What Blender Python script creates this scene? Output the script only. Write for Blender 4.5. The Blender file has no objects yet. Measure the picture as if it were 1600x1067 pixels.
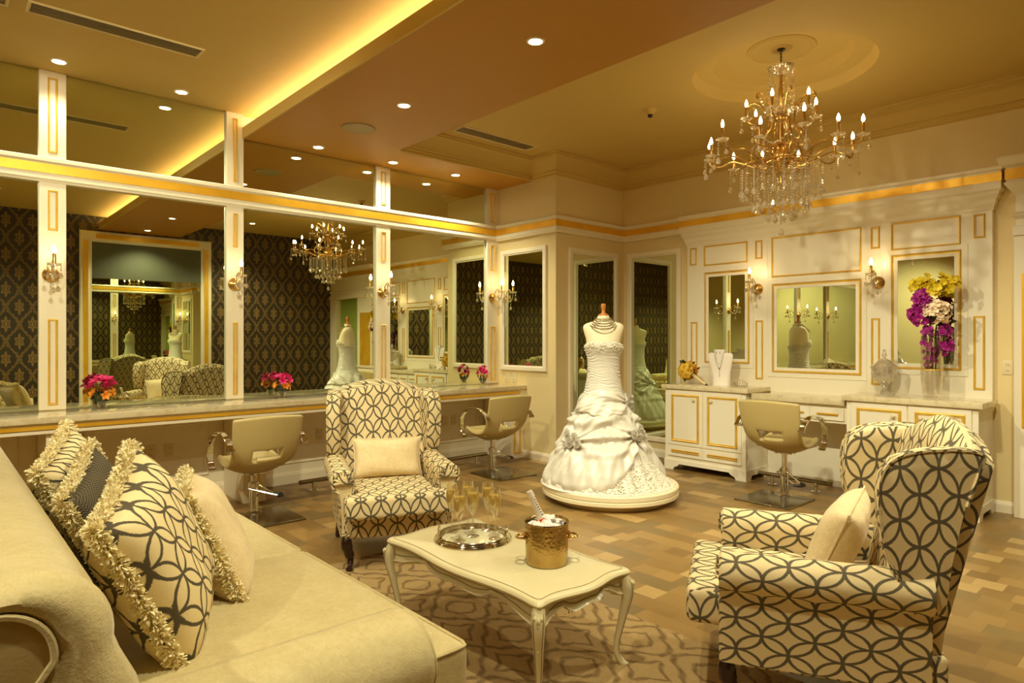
import bpy, bmesh, math, random
from math import sin, cos, pi, radians, sqrt
from mathutils import Vector, Matrix

random.seed(7)
S = bpy.context.scene
C = S.collection
V = Vector

# ------------------------------------------------------------------ camera
cd = bpy.data.cameras.new('camera'); cam = bpy.data.objects.new('camera', cd); C.objects.link(cam)
cam.location = (0, 0, 1.5); cam.rotation_euler = (radians(90), 0, radians(-42.07))
cd.sensor_width = 36.0; cd.lens = 1013.8 / 1600 * 36; cd.shift_y = -0.0029; cd.clip_start = 0.05
S.camera = cam
# ------------------------------------------------------------------ view, world
S.view_settings.view_transform = 'Standard'; S.view_settings.look = 'None'
S.view_settings.gamma = 1; S.view_settings.use_curve_mapping = False
S.view_settings.exposure = 1.6
W = bpy.data.worlds.new('world'); S.world = W; W.use_nodes = True
W.node_tree.nodes['Background'].inputs[0].default_value = (1.0, .8, .5, 1); W.node_tree.nodes['Background'].inputs[1].default_value = 0.02
cy = S.cycles
cy.use_denoising = True; cy.max_bounces = 12; cy.diffuse_bounces = 6; cy.glossy_bounces = 8
cy.transmission_bounces = 6; cy.transparent_max_bounces = 24
cy.caustics_reflective = False; cy.caustics_refractive = False
cy.sample_clamp_indirect = 8.0; cy.sample_clamp_direct = 0
LIGHT = (1.0, .95, .67)
P_DOWN, P_CHAND, P_COVE, P_SCONCE = 66.0, 24.0, 7.0, 30.0
XB, XW, XR, YM, Y2, YB, XN = 2.31, 6.90, 5.60, 6.506, 5.42, -0.62, -4.2   # planes of the room
ZC, ZB = 3.69, 3.455
def lamp(x, y, z, power, size=radians(125), rad=.05, blend=.7, tgt=None):
    l = bpy.data.lights.new('downlight_lamp', 'SPOT'); l.energy = power; l.color = LIGHT
    l.spot_size = size; l.spot_blend = blend; l.shadow_soft_size = rad
    o = bpy.data.objects.new('downlight_lamp', l); C.objects.link(o); o.location = (x, y, z)
    if tgt: o.rotation_euler = (V(tgt) - V((x, y, z))).to_track_quat('-Z', 'Y').to_euler()
    return o
# downlights, including unseen ones added to brighten the room: (x, y, ceiling height, power factor)
DOWN = [(2.97, 3.06, ZB, 1.0, 'recessed downlight in the brown ceiling band, nearest of its row'),
        (2.97, 4.64, ZB, 1.0, 'recessed downlight in the brown ceiling band beside the round speaker'),
        (2.97, 6.24, ZB, .16, 'recessed downlight in the brown band close above the second mirror'),
        (3.84, 6.22, ZB, .25, 'recessed downlight in the brown band just above the third slim pilaster'),
        (4.69, 6.20, ZB, .55, 'recessed downlight at the far end of the brown band above the last mirror'),
        (.777, 6.20, ZC, .16, 'recessed downlight in the pale left ceiling above the first pilaster'),
        (1.68, 6.24, ZC, .16, 'recessed downlight in the pale left ceiling between the vent and the mirrors'),
        (2.97, 1.47, ZB, 1.0, 'recessed downlight in the brown band over the coffee table end'),
        (2.97, -.10, ZB, .5, 'recessed downlight in the brown band near the dark wallpaper wall'),
        (.75, 3.0, ZC, .95, 'added fill downlight in the left ceiling over the sofa middle'),  # unseen lamp, added and turned to brighten the mirror wall
        (.75, 1.0, ZC, .95, 'added fill downlight in the left ceiling near the sofa end'),  # unseen lamp added to light the sofa
        (-.9, 3.0, ZC, 1.0, 'added fill downlight in the left ceiling behind the sofa back'),  # added out of view as more fill for the mirror wall
        (-.15, 6.2, ZC, .16, 'recessed downlight in the left ceiling above the leftmost mirror'),
        (1.75, 1.9, ZC, 1.15, 'added fill downlight in the left ceiling over the coffee table'),  # unseen lamp added to light the table and chairs
        (-2.4, 1.2, ZC, 2.0, 'added fill downlight in the left ceiling far behind the sofa'),  # added out of view to brighten the far left of the room
        (-2.4, 4.4, ZC, 2.0, 'added fill downlight in the left ceiling behind the left picture edge'),  # unseen lamp added to brighten the near wall in the mirrors
        (4.6, .55, ZC, 1.1, 'added fill downlight in the right ceiling near the dark wallpaper wall')]  # added out of view as fill for the right side
AIM = {3.06: ((5.7, 2.8, .6), 1.5), 4.64: ((4.8, 4.6, .8), .55), 1.47: ((5.4, 1.9, .3), 1.3), 3.0: ((1.9, 6.0, .8), 1.5), 4.4: ((-4.0, 5.4, 1.3), 2.0)}   # swivelled fittings and added fill lamps
for x, y, z, k, lb in DOWN:
    if y in AIM: lamp(x, y, z - .03, P_DOWN * AIM[y][1], radians(96), .05, .9, AIM[y][0])
    else: lamp(x, y, z - .03, P_DOWN * k)

# ================================================================== helpers
def srgb(r, g, b):
    f = lambda c: (c / 12.92) if c <= .04045 else ((c + .055) / 1.055) ** 2.4
    return (f(r / 255), f(g / 255), f(b / 255), 1)

class X:                                        # tiny expression layer over math nodes
    def __init__(s, nt, v): s.nt, s.v = nt, v
    def op(s, o, *a):
        n = s.nt.nodes.new('ShaderNodeMath'); n.operation = o
        for i, q in enumerate((s,) + a):
            q = q.v if isinstance(q, X) else q
            if isinstance(q, (int, float)): n.inputs[i].default_value = q
            else: s.nt.links.new(q, n.inputs[i])
        return X(s.nt, n.outputs[0])
    def __add__(s, o): return s.op('ADD', o)
    def __sub__(s, o): return s.op('SUBTRACT', o)
    def __mul__(s, o): return s.op('MULTIPLY', o)
    def __truediv__(s, o): return s.op('DIVIDE', o)
    def abs(s): return s.op('ABSOLUTE')
    def sin(s): return s.op('SINE')
    def cos(s): return s.op('COSINE')
    def fract(s): return s.op('FRACT')
    def floor(s): return s.op('FLOOR')
    def sqrt(s): return s.op('SQRT')
    def min(s, o): return s.op('MINIMUM', o)
    def max(s, o): return s.op('MAXIMUM', o)
    def lt(s, e, soft):                          # 1 below e, 0 above, soft edge
        n = s.nt.nodes.new('ShaderNodeMapRange'); n.interpolation_type = 'SMOOTHSTEP'
        s.nt.links.new(s.v, n.inputs[0]); n.inputs[1].default_value = e - soft; n.inputs[2].default_value = e + soft
        n.inputs[3].default_value = 1; n.inputs[4].default_value = 0
        return X(s.nt, n.outputs[0])

def newmat(name):
    m = bpy.data.materials.new(name); m.use_nodes = True
    return m, m.node_tree, m.node_tree.nodes['Principled BSDF']
def noise(nt, scale, detail=3, vec=None, rough=.5):
    n = nt.nodes.new('ShaderNodeTexNoise'); n.inputs['Scale'].default_value = scale
    n.inputs['Detail'].default_value = detail; n.inputs['Roughness'].default_value = rough
    if vec is not None: nt.links.new(vec, n.inputs['Vector'])
    return X(nt, n.outputs[0])
def coords(nt, kind='Object'):
    n = nt.nodes.new('ShaderNodeTexCoord'); return n.outputs[kind]
def sep(nt, vec):
    n = nt.nodes.new('ShaderNodeSeparateXYZ'); nt.links.new(vec, n.inputs[0])
    return [X(nt, n.outputs[i]) for i in range(3)]
def mixc(nt, fac, a, b):
    n = nt.nodes.new('ShaderNodeMix'); n.data_type = 'RGBA'
    if isinstance(fac, X): nt.links.new(fac.v, n.inputs[0])
    else: n.inputs[0].default_value = fac
    for q, i in ((a, 6), (b, 7)):
        if isinstance(q, tuple): n.inputs[i].default_value = q
        else: nt.links.new(q, n.inputs[i])
    return n.outputs[2]
def bump(nt, bs, h, strength=.3, dist=.002):
    n = nt.nodes.new('ShaderNodeBump'); n.inputs['Strength'].default_value = strength; n.inputs['Distance'].default_value = dist
    nt.links.new(h.v, n.inputs['Height']); nt.links.new(n.outputs[0], bs.inputs['Normal'])

def plain(name, col, rough=.5, metal=0, var=.06, vs=6, bs=0, bd=.002, bscale=60, spec=.5, coat=0, sheen=0):
    m, nt, b = newmat(name)
    c = srgb(*col); oc = coords(nt)
    dk = tuple(q * (1 - var) for q in c[:3]) + (1,); lt_ = tuple(min(1, q * (1 + var)) for q in c[:3]) + (1,)
    nt.links.new(mixc(nt, noise(nt, vs, 3, oc), dk, lt_), b.inputs['Base Color'])
    b.inputs['Roughness'].default_value = rough; b.inputs['Metallic'].default_value = metal
    b.inputs['Specular IOR Level'].default_value = spec; b.inputs['Coat Weight'].default_value = coat
    if sheen: b.inputs['Sheen Weight'].default_value = sheen; b.inputs['Sheen Roughness'].default_value = .4
    if bs: bump(nt, b, noise(nt, bscale, 4, oc), bs, bd)
    return m
def emit(name, col, strength):
    m, nt, b = newmat(name); b.inputs['Base Color'].default_value = (.8, .8, .8, 1)
    b.inputs['Emission Color'].default_value = col; b.inputs['Emission Strength'].default_value = strength
    return m

M = {}
M['wall'] = plain('cream_wall_paint', (228, 208, 154), .55, var=.02)
M['trim'] = plain('ivory_trim_paint', (240, 229, 200), .4, var=.015)
M['ceil'] = plain('ceiling_paint', (208, 178, 100), .7, var=.02)
M['beam'] = plain('brown_ceiling_paint', (184, 130, 24), .55, var=.03)
M['cab'] = plain('ivory_cabinet_lacquer', (243, 234, 209), .3, var=.01)
M['black'] = plain('black_rubber', (20, 18, 15), .5)
M['chrome'] = plain('chrome', (225, 222, 212), .08, 1, var=.01)
M['steel'] = plain('brushed_steel_plate', (150, 142, 118), .2, 1, var=.04)
M['leather'] = plain('cream_leather', (198, 178, 118), .38, var=.02, bs=.15, bscale=220, bd=.001)
M['almond'] = plain('almond_plastic', (226, 212, 172), .4, var=.01)
M['grille'] = plain('vent_grille_metal', (168, 146, 96), .5, var=.03)
M['darkwood'] = plain('dark_mahogany', (45, 20, 12), .25, var=.3, vs=18)
M['capwood'] = plain('honey_turned_wood', (190, 118, 48), .35, var=.25, vs=25)
M['linen'] = plain('mannequin_linen', (238, 222, 184), .7, var=.02, bs=.2, bscale=300, bd=.001)
M['tablepaint'] = plain('antique_cream_table_paint', (219, 205, 160), .3, var=.04, vs=9)
def chenille(name, c1, c2):
    m, nt, b = newmat(name); oc = coords(nt)
    mp = nt.nodes.new('ShaderNodeMapping'); nt.links.new(oc, mp.inputs[0]); mp.inputs['Scale'].default_value = (1, .35, 1)
    big = noise(nt, 9, 4, oc, .6); fine = noise(nt, 170, 4, mp.outputs[0], .7); mid = noise(nt, 45, 3, oc)
    f = big * .55 + fine * .5 + mid * .35 - .2
    nt.links.new(mixc(nt, f, srgb(*c1), srgb(*c2)), b.inputs['Base Color']); b.inputs['Roughness'].default_value = .7; b.inputs['Specular IOR Level'].default_value = .3
    b.inputs['Sheen Weight'].default_value = .35; b.inputs['Sheen Roughness'].default_value = .35
    bump(nt, b, fine + mid * .8 + big, .45, .004); return m
M['chenille'] = chenille('sofa_chenille', (166, 146, 92), (222, 204, 152))
M['velvet'] = chenille('cream_velvet', (206, 176, 120), (252, 234, 190))
M['chenille2'] = plain('sofa_side_chenille', (178, 156, 100), .7, var=.05, vs=7, bs=.3, bscale=160, bd=.0015)
M['fringe'] = plain('cream_brush_fringe', (242, 224, 176), .85, var=.2, vs=40)
M['satin'] = plain('ivory_satin', (220, 213, 197), .28, var=.015, sheen=.2)
M['lace'] = plain('ivory_lace', (246, 238, 218), .6, var=.06, vs=60, bs=1, bscale=60, bd=.008)
M['plinth'] = plain('cream_plinth_paint', (240, 226, 188), .4, var=.02)
M['silver'] = plain('polished_silver', (214, 206, 184), .12, 1, var=.03)
M['glaze'] = plain('dark_antique_glaze', (138, 122, 84), .5)
M['plate'] = plain('painted_reflection_plate', (226, 218, 180), .08, coat=.6)  # bright reflection on the tray floor, painted as a pale even colour
M['pink'] = plain('magenta_lily_petal', (216, 24, 108), .5, var=.3, vs=22)
M['orange'] = plain('orange_petal', (240, 150, 36), .5, var=.25, vs=22)
M['yellow'] = plain('yellow_rose_petal', (252, 204, 70), .5, var=.2, vs=25)
M['lemon'] = plain('lemon_orchid_petal', (238, 212, 44), .5, var=.15, vs=25)
M['purple'] = plain('purple_orchid_petal', (158, 14, 122), .5, var=.3, vs=25)
M['blush'] = plain('blush_hydrangea_petal', (255, 226, 190), .55, var=.1, vs=40)
M['leaf'] = plain('dark_green_leaf', (40, 52, 16), .5, var=.3, vs=20)
M['bottle'] = plain('dark_bottle_glass', (22, 26, 10), .08, 0, coat=.5)
M['foil'] = plain('ivory_bottle_foil', (240, 226, 208), .35, .3, var=.05)
M['redlabel'] = plain('red_orange_label', (206, 62, 22), .4)
M['blackprint'] = plain('black_print', (25, 20, 18), .5)
M['ice'] = plain('crushed_ice', (246, 234, 224), .25, var=.08, vs=50, bs=.6, bscale=50, bd=.006)
M['velvetwhite'] = plain('white_display_velvet', (250, 241, 228), .7, var=.01)
M['blind'] = plain('grey_roller_blind', (96, 98, 78), .8, var=.03, bs=.1)
M['greenglass'] = plain('frosted_green_glass', (150, 168, 78), .35, var=.08, vs=2)
M['darkdoor'] = plain('dark_brown_door', (36, 24, 14), .4, var=.2)
M['ribbon'] = plain('ivory_ribbon', (240, 214, 160), .45)
M['bulb'] = emit('candle_bulb_glow', (1, .78, .42, 1), P_CHAND)
M['sbulb'] = emit('sconce_bulb_glow', (1, .74, .38, 1), P_SCONCE)
M['lens'] = emit('downlight_lens_glow', (1, .88, .62, 1), 12)
M['led'] = emit('cove_led_glow', (1, .93, .60, 1), P_COVE)

def metal_noise(name, c1, c2, rough, scale, bs, bscale, bd, metal=1):
    m, nt, b = newmat(name); oc = coords(nt)
    nt.links.new(mixc(nt, noise(nt, scale, 5, oc), srgb(*c1), srgb(*c2)), b.inputs['Base Color'])
    b.inputs['Metallic'].default_value = metal; b.inputs['Roughness'].default_value = rough
    if bs: bump(nt, b, noise(nt, bscale, 2, oc), bs, bd)
    return m
M['gold'] = metal_noise('gold_leaf', (206, 152, 40), (248, 212, 98), .42, 7, .1, 40, .002, .35)
M['goldband'] = metal_noise('gold_leaf_band', (214, 150, 24), (255, 206, 64), .38, 4, .1, 30, .002, .4)
M['brass'] = metal_noise('antique_brass', (176, 134, 66), (232, 194, 120), .25, 9, .05, 60, .001)
M['bucket'] = metal_noise('hammered_brass', (142, 112, 56), (216, 186, 124), .22, 12, .5, 70, .006)
def mirror_mat(name, col):
    m, nt, b = newmat(name); oc = coords(nt)
    c = srgb(*col); d = tuple(q * .985 for q in c[:3]) + (1,)
    nt.links.new(mixc(nt, noise(nt, 2, 1, oc), d, c), b.inputs['Base Color'])
    b.inputs['Metallic'].default_value = 1; b.inputs['Roughness'].default_value = 0
    return m
M['mirror'] = mirror_mat('mirror_silvering', (226, 232, 204))
M['mirrorgreen'] = mirror_mat('greenish_mirror_silvering', (228, 238, 208))

def glassy(name, tint, gl=.5, base=.08, rough=.02, glcol=(1, .95, .85, 1)):
    m = bpy.data.materials.new(name); m.use_nodes = True; nt = m.node_tree; nt.nodes.clear()
    o = nt.nodes.new('ShaderNodeOutputMaterial'); t = nt.nodes.new('ShaderNodeBsdfTransparent'); g = nt.nodes.new('ShaderNodeBsdfGlossy')
    mx = nt.nodes.new('ShaderNodeMixShader'); lw = nt.nodes.new('ShaderNodeLayerWeight'); lw.inputs[0].default_value = .25
    f = X(nt, lw.outputs['Facing']) * gl + base
    nv = noise(nt, 30, 2, coords(nt)); f = f * (nv * .3 + .85)
    t.inputs[0].default_value = tint; g.inputs[0].default_value = glcol; g.inputs[1].default_value = rough
    nt.links.new(f.v, mx.inputs[0]); nt.links.new(t.outputs[0], mx.inputs[1]); nt.links.new(g.outputs[0], mx.inputs[2])
    nt.links.new(mx.outputs[0], o.inputs[0])
    return m
M['glass'] = glassy('clear_glass', (.97, .97, .95, 1), .72, .10, .02, (1, .98, .92, 1))
M['vaseglass'] = glassy('pale_vase_glass', (.985, .975, .96, 1), .6, .08, .02, (1, .98, .95, 1))
M['crystal'] = glassy('cut_crystal', (.95, .90, .80, 1), .7, .42, .06, (1, .93, .78, 1))
M['cutglass'] = glassy('white_cut_glass', (.96, .93, .88, 1), .7, .38, .15, (1, .97, .92, 1))
def frosty(m, col, k):
    nt = m.node_tree; o = [n for n in nt.nodes if n.type == 'OUTPUT_MATERIAL'][0]; src = o.inputs[0].links[0].from_socket
    d = nt.nodes.new('ShaderNodeBsdfDiffuse'); d.inputs[0].default_value = col; t = nt.nodes.new('ShaderNodeBsdfTranslucent'); t.inputs[0].default_value = col
    m1 = nt.nodes.new('ShaderNodeMixShader'); m1.inputs[0].default_value = .5; nt.links.new(d.outputs[0], m1.inputs[1]); nt.links.new(t.outputs[0], m1.inputs[2])
    m2 = nt.nodes.new('ShaderNodeMixShader'); m2.inputs[0].default_value = k; nt.links.new(src, m2.inputs[1]); nt.links.new(m1.outputs[0], m2.inputs[2]); nt.links.new(m2.outputs[0], o.inputs[0])
frosty(M['crystal'], srgb(255, 248, 230), .20); frosty(M['cutglass'], srgb(255, 250, 238), .22)
def wine():
    m = glassy('champagne', (1, .86, .46, 1), .4, .10); nt = m.node_tree
    o = [n for n in nt.nodes if n.type == 'OUTPUT_MATERIAL'][0]; src = o.inputs[0].links[0].from_socket
    d = nt.nodes.new('ShaderNodeBsdfTranslucent'); d.inputs[0].default_value = srgb(255, 236, 160)
    d2 = nt.nodes.new('ShaderNodeBsdfDiffuse'); d2.inputs[0].default_value = srgb(252, 216, 116)
    m1 = nt.nodes.new('ShaderNodeMixShader'); m1.inputs[0].default_value = .5
    nt.links.new(d.outputs[0], m1.inputs[1]); nt.links.new(d2.outputs[0], m1.inputs[2])
    m2 = nt.nodes.new('ShaderNodeMixShader'); m2.inputs[0].default_value = .85
    nt.links.new(src, m2.inputs[1]); nt.links.new(m1.outputs[0], m2.inputs[2]); nt.links.new(m2.outputs[0], o.inputs[0])
    return m
M['wine'] = wine()

def circles_mat(name, P=.125, Q=.187, base=(232, 210, 160), line=(82, 74, 56), lw=.05):
    m, nt, b = newmat(name); u, v, _ = sep(nt, coords(nt, 'UV'))
    wob = noise(nt, 260, 2, coords(nt, 'UV'))
    a = u / P + v / Q; bb = u / P - v / Q
    fa = ((a + 100.5).fract() - .5).abs(); fb = ((bb + 100.5).fract() - .5).abs()
    d1 = ((fa - 1) * (fa - 1) + fb * fb).sqrt(); d2 = (fa * fa + (fb - 1) * (fb - 1)).sqrt()
    e = (d1 - .70711).abs().min((d2 - .70711).abs())
    e = e + (wob - .5) * .045
    mask = e.lt(lw, .012)
    rib = ((v * (2 * pi / .006)).sin() * .5 + .5)
    fine = noise(nt, 420, 2, coords(nt, 'UV'))
    cb = mixc(nt, fine, tuple(q * .86 for q in srgb(*base)[:3]) + (1,), srgb(*base))
    cl = mixc(nt, fine, srgb(*line), tuple(q * 1.9 for q in srgb(*line)[:3]) + (1,))
    nt.links.new(mixc(nt, mask, cb, cl), b.inputs['Base Color'])
    b.inputs['Roughness'].default_value = .8; b.inputs['Specular IOR Level'].default_value = .25
    bump(nt, b, rib * .4 + fine * .6 + mask * .8, .35, .0012)
    return m
M['circles'] = circles_mat('interlocking_ring_fabric')
M['pilcircles'] = circles_mat('interlocking_ring_pillow_fabric', .13, .18, (236, 214, 160), (74, 66, 50), .045)

def herring():
    m, nt, b = newmat('charcoal_herringbone_fabric'); u, v, _ = sep(nt, coords(nt, 'UV'))
    t = (u / .022).fract(); tri = (t - .5).abs() * 2
    w = ((v / .011 + tri * 1.0).fract() - .5).abs()
    mk = w.lt(.25, .12)
    nt.links.new(mixc(nt, mk, srgb(38, 34, 28), srgb(112, 98, 68)), b.inputs['Base Color']); b.inputs['Roughness'].default_value = .85
    bump(nt, b, mk, .3, .001)
    return m
M['herring'] = herring()

def damask():
    m, nt, b = newmat('dark_damask_wallpaper'); x, y, z = sep(nt, coords(nt))
    wn = (noise(nt, 14, 2, coords(nt)) - .5) * .05
    u = (x + y) / .36 + wn; v = z / .58 + wn
    def cell(u, v):
        fu = (u + 100.5).fract() - .5; fv = (v + 100.5).fract() - .5
        rad = ((fu * fu) * 26 + (fv * fv) * 11).sqrt(); ang = fv.op('ARCTAN2', fu)
        pet = (ang * 6).cos() * .16 + (ang * 2).cos() * -.12
        m1 = (rad + pet).lt(.72, .06) - (rad + pet * 1.3).lt(.36, .05) * .7 + rad.lt(.17, .04)
        return fu.abs(), m1
    fu, mA = cell(u, v); _, mB = cell(u + .5, v + .5)
    c = (v * (2 * pi)).cos() * .215 + .25 + (v * (2 * pi * 7)).cos() * .012
    d = (fu - c).abs(); scal = (v * (2 * pi * 10)).sin() * .012
    msk = (d + scal).lt(.052, .012) - d.lt(.016, .008) * .8
    msk = msk.max(mA).max(mB)
    fine = noise(nt, 160, 2, coords(nt))
    nt.links.new(mixc(nt, msk * (fine * .5 + .6), srgb(48, 37, 22), srgb(134, 104, 54)), b.inputs['Base Color'])
    b.inputs['Roughness'].default_value = .5
    return m
M['damask'] = damask()

def floor_mat():
    m, nt, b = newmat('mixed_tone_parquet_tile'); oc = coords(nt); x, y, z = sep(nt, oc)
    def white(p, q):
        cb = nt.nodes.new('ShaderNodeCombineXYZ'); nt.links.new(p.v, cb.inputs[0]); nt.links.new(q.v, cb.inputs[1])
        w = nt.nodes.new('ShaderNodeTexWhiteNoise'); w.noise_dimensions = '2D'; nt.links.new(cb.outputs[0], w.inputs['Vector']); return X(nt, w.outputs['Value'])
    RW, LN = .148, .32
    row = (x / RW).floor(); off = white(row + .5, row * 0 + 3.5)
    al = y / LN + off * 5; ci = al.floor(); fr_ = al.fract()
    split = white(row + .5, ci + .5).lt(.55, .001); half = fr_.op('GREATER_THAN', .5) * split
    rnd_ = white(row + 7.5, ci + half * .37 + .2); rn2 = white(row + 3.5, ci + half * .41 + 9.2)
    ex = ((x / RW).fract() - .5).abs(); e1 = ex.op('GREATER_THAN', .494); el = (fr_ - .5).abs(); e2 = el.op('GREATER_THAN', .497)
    e3 = el.op('LESS_THAN', .003) * split; mort = e1.max(e2).max(e3)
    col = mixc(nt, rnd_, srgb(116, 88, 44), srgb(158, 124, 70)); col = mixc(nt, rn2.op('GREATER_THAN', .86), col, srgb(120, 98, 58))
    col = mixc(nt, rn2.op('LESS_THAN', .12), col, srgb(178, 146, 90)); col = mixc(nt, mort * .5, col, srgb(80, 58, 28))
    st = nt.nodes.new('ShaderNodeMapping'); nt.links.new(oc, st.inputs[0]); st.inputs['Scale'].default_value = (14, 3, 1)
    gr = noise(nt, 2.5, 6, st.outputs[0], .65)
    col = mixc(nt, gr * .35, col, srgb(112, 84, 44))
    nt.links.new(col, b.inputs['Base Color'])
    r = noise(nt, 5, 3, oc) * .2 + .26; nt.links.new(r.v, b.inputs['Roughness'])
    bump(nt, b, mort * -1 + gr * .15, .2, .0012)
    return m
M['floor'] = floor_mat()

def rug_mat():
    m, nt, b = newmat('tan_trellis_shag'); oc = coords(nt); x, y, z = sep(nt, oc)
    n1 = noise(nt, 4, 2, oc) - .5; n2 = noise(nt, 30, 3, oc); n3 = noise(nt, 190, 3, oc)
    tri = lambda q: ((q.fract() - .5).abs() * 4 - 1)
    s = x / .40 + n1 * .12 + 50; t = y / .44 + n1 * .12 + 50
    st_ = (tri(t * 3) * .5).op('ROUND') * .10
    f = tri(s + st_) + tri(t) + tri(s * 4) * .12
    k = f.abs().lt(.17, .12); k2 = (f.abs() - 1.0).abs().lt(.13, .1)
    msk = (k.max(k2)) * (n2 * .8 + .2)
    c = mixc(nt, n3, srgb(186, 148, 92), srgb(230, 198, 140))
    nt.links.new(mixc(nt, msk, c, mixc(nt, n3, srgb(86, 62, 34), srgb(132, 100, 60))), b.inputs['Base Color'])
    b.inputs['Roughness'].default_value = .95; b.inputs['Specular IOR Level'].default_value = .1
    bump(nt, b, n3 + n2 * .6, 1, .02)
    return m
M['rug'] = rug_mat()

def marble():
    m, nt, b = newmat('cream_marble'); oc = coords(nt); w = noise(nt, 3, 6, oc, .7)
    v = (w - .5).abs().lt(.03, .03); f = noise(nt, 40, 4, oc)
    nt.links.new(mixc(nt, v * .35 + f * .2, srgb(232, 218, 180), srgb(190, 170, 122)), b.inputs['Base Color'])
    b.inputs['Roughness'].default_value = .08; b.inputs['Coat Weight'].default_value = .3
    return m
M['marble'] = marble()

# ------------------------------------------------------------------ mesh helpers
def nb(): return bmesh.new()
def box(bm, x0, x1, y0, y1, z0, z1, mtx=None):
    vs = [bm.verts.new(p) for p in ((x0, y0, z0), (x1, y0, z0), (x1, y1, z0), (x0, y1, z0), (x0, y0, z1), (x1, y0, z1), (x1, y1, z1), (x0, y1, z1))]
    if mtx: [setattr(v, 'co', mtx @ v.co) for v in vs]
    for f in ((0, 3, 2, 1), (4, 5, 6, 7), (0, 1, 5, 4), (1, 2, 6, 5), (2, 3, 7, 6), (3, 0, 4, 7)): bm.faces.new([vs[i] for i in f])
    return vs
def bevel(bm, w, seg=2, ang=40):
    bmesh.ops.recalc_face_normals(bm, faces=bm.faces[:]); bm.normal_update()
    es = [e for e in bm.edges if len(e.link_faces) == 2 and e.calc_face_angle(0) > radians(ang)]
    bmesh.ops.bevel(bm, geom=es, offset=w, segments=seg, profile=.6, affect='EDGES', clamp_overlap=True)
def loft(bm, rings, closed=True, cap=True):
    lay = bm.loops.layers.uv.get('UVMap') or bm.loops.layers.uv.new('UVMap')
    R = [[bm.verts.new(p) for p in r] for r in rings]; n = len(rings[0])
    vv = [0]
    for a, b in zip(rings, rings[1:]): vv.append(vv[-1] + sum((V(p) - V(q)).length for p, q in zip(a, b)) / n)
    uu = []
    for r in rings:
        l = [0]
        for i in range(n): l.append(l[-1] + (V(r[(i + 1) % n]) - V(r[i])).length)
        c = l[n // 2]; uu.append([q - c for q in l])
    for i in range(len(R) - 1):
        for j in range(n if closed else n - 1):
            k = (j + 1) % n
            try: f = bm.faces.new((R[i][j], R[i][k], R[i + 1][k], R[i + 1][j]))
            except ValueError: continue
            for lp, (a, c) in zip(f.loops, ((i, j), (i, j + 1), (i + 1, j + 1), (i + 1, j))): lp[lay].uv = (uu[a][c], vv[a])
    if cap and closed:
        for r in (R[0], R[-1]):
            if len(set(tuple(v.co) for v in r)) > 2:
                try: bm.faces.new(r)
                except ValueError: pass
    return R
def lathe(bm, prof, seg=24, c=(0, 0, 0), ax=None, ell=1.0):
    """profile of (radius, height) turned about z; ax = matrix to place it"""
    rings = []
    for r, z in prof:
        r = max(r, 1e-5)
        ring = [V((r * cos(2 * pi * i / seg), ell * r * sin(2 * pi * i / seg), z)) for i in range(seg)]
        if ax is not None: ring = [ax @ p for p in ring]
        rings.append([p + V(c) for p in ring])
    return loft(bm, rings)
def axis_to(p, d):
    return Matrix.Translation(V(p)) @ V(d).normalized().to_track_quat('Z', 'Y').to_matrix().to_4x4()
def tube(bm, pts, rad, seg=8, cap=True, flat=1.0):
    pts = [V(p) for p in pts]; n = len(pts); rad = rad if isinstance(rad, (list, tuple)) else [rad] * n
    rings = []; nrm = None
    for i, p in enumerate(pts):
        t = (pts[min(i + 1, n - 1)] - pts[max(i - 1, 0)]).normalized()
        if nrm is None: nrm = t.orthogonal().normalized()
        nrm = (nrm - t * nrm.dot(t)).normalized(); bn = t.cross(nrm)
        rings.append([p + (nrm * cos(2 * pi * j / seg) + bn * sin(2 * pi * j / seg) * flat) * rad[i] for j in range(seg)])
    loft(bm, rings, True, cap)
def spline(pts, n=8):                             # Catmull-Rom
    P = [V(p) for p in pts]; P = [P[0] * 2 - P[1]] + P + [P[-1] * 2 - P[-2]]; out = []
    for i in range(1, len(P) - 2):
        a, b, c, d = P[i - 1:i + 3]
        for k in range(n):
            t = k / n
            out.append(.5 * ((2 * b) + (c - a) * t + (2 * a - 5 * b + 4 * c - d) * t * t + (3 * b - 3 * c + d - a) * t ** 3))
    out.append(P[-2]); return out
def interp(tab, x):
    for (a, fa), (b, fb) in zip(tab, tab[1:]):
        if (a <= x <= b) or (a >= x >= b): return fa + (fb - fa) * (x - a) / (b - a) if b != a else fa
    return tab[0][1] if abs(x - tab[0][0]) < abs(x - tab[-1][0]) else tab[-1][1]
def prism(bm, outline, a, b, axis):               # outline in the two other axes
    def pt(p, d): return {'x': (d, p[0], p[1]), 'y': (p[0], d, p[1]), 'z': (p[0], p[1], d)}[axis]
    A = [bm.verts.new(pt(p, a)) for p in outline]; B = [bm.verts.new(pt(p, b)) for p in outline]; n = len(A)
    bm.faces.new(A); bm.faces.new(B[::-1])
    for i in range(n): bm.faces.new((A[i], B[i], B[(i + 1) % n], A[(i + 1) % n]))
def sweep(bm, path, prof, cap=True):              # profile (offset to the right of travel, z) along a polyline
    n = len(path); rings = []
    for i in range(n):
        p = V(path[i]).to_2d()
        d0 = (p - V(path[i - 1]).to_2d()).normalized() if i else None
        d1 = (V(path[i + 1]).to_2d() - p).normalized() if i < n - 1 else None
        d0 = d0 or d1; d1 = d1 or d0
        n0 = V((d0.y, -d0.x)); n1 = V((d1.y, -d1.x)); m = (n0 + n1).normalized(); m = m / max(.2, m.dot(n0))
        rings.append([V((p.x + m.x * o, p.y + m.y * o, z)) for o, z in prof])
    loft(bm, rings, True, cap)
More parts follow.
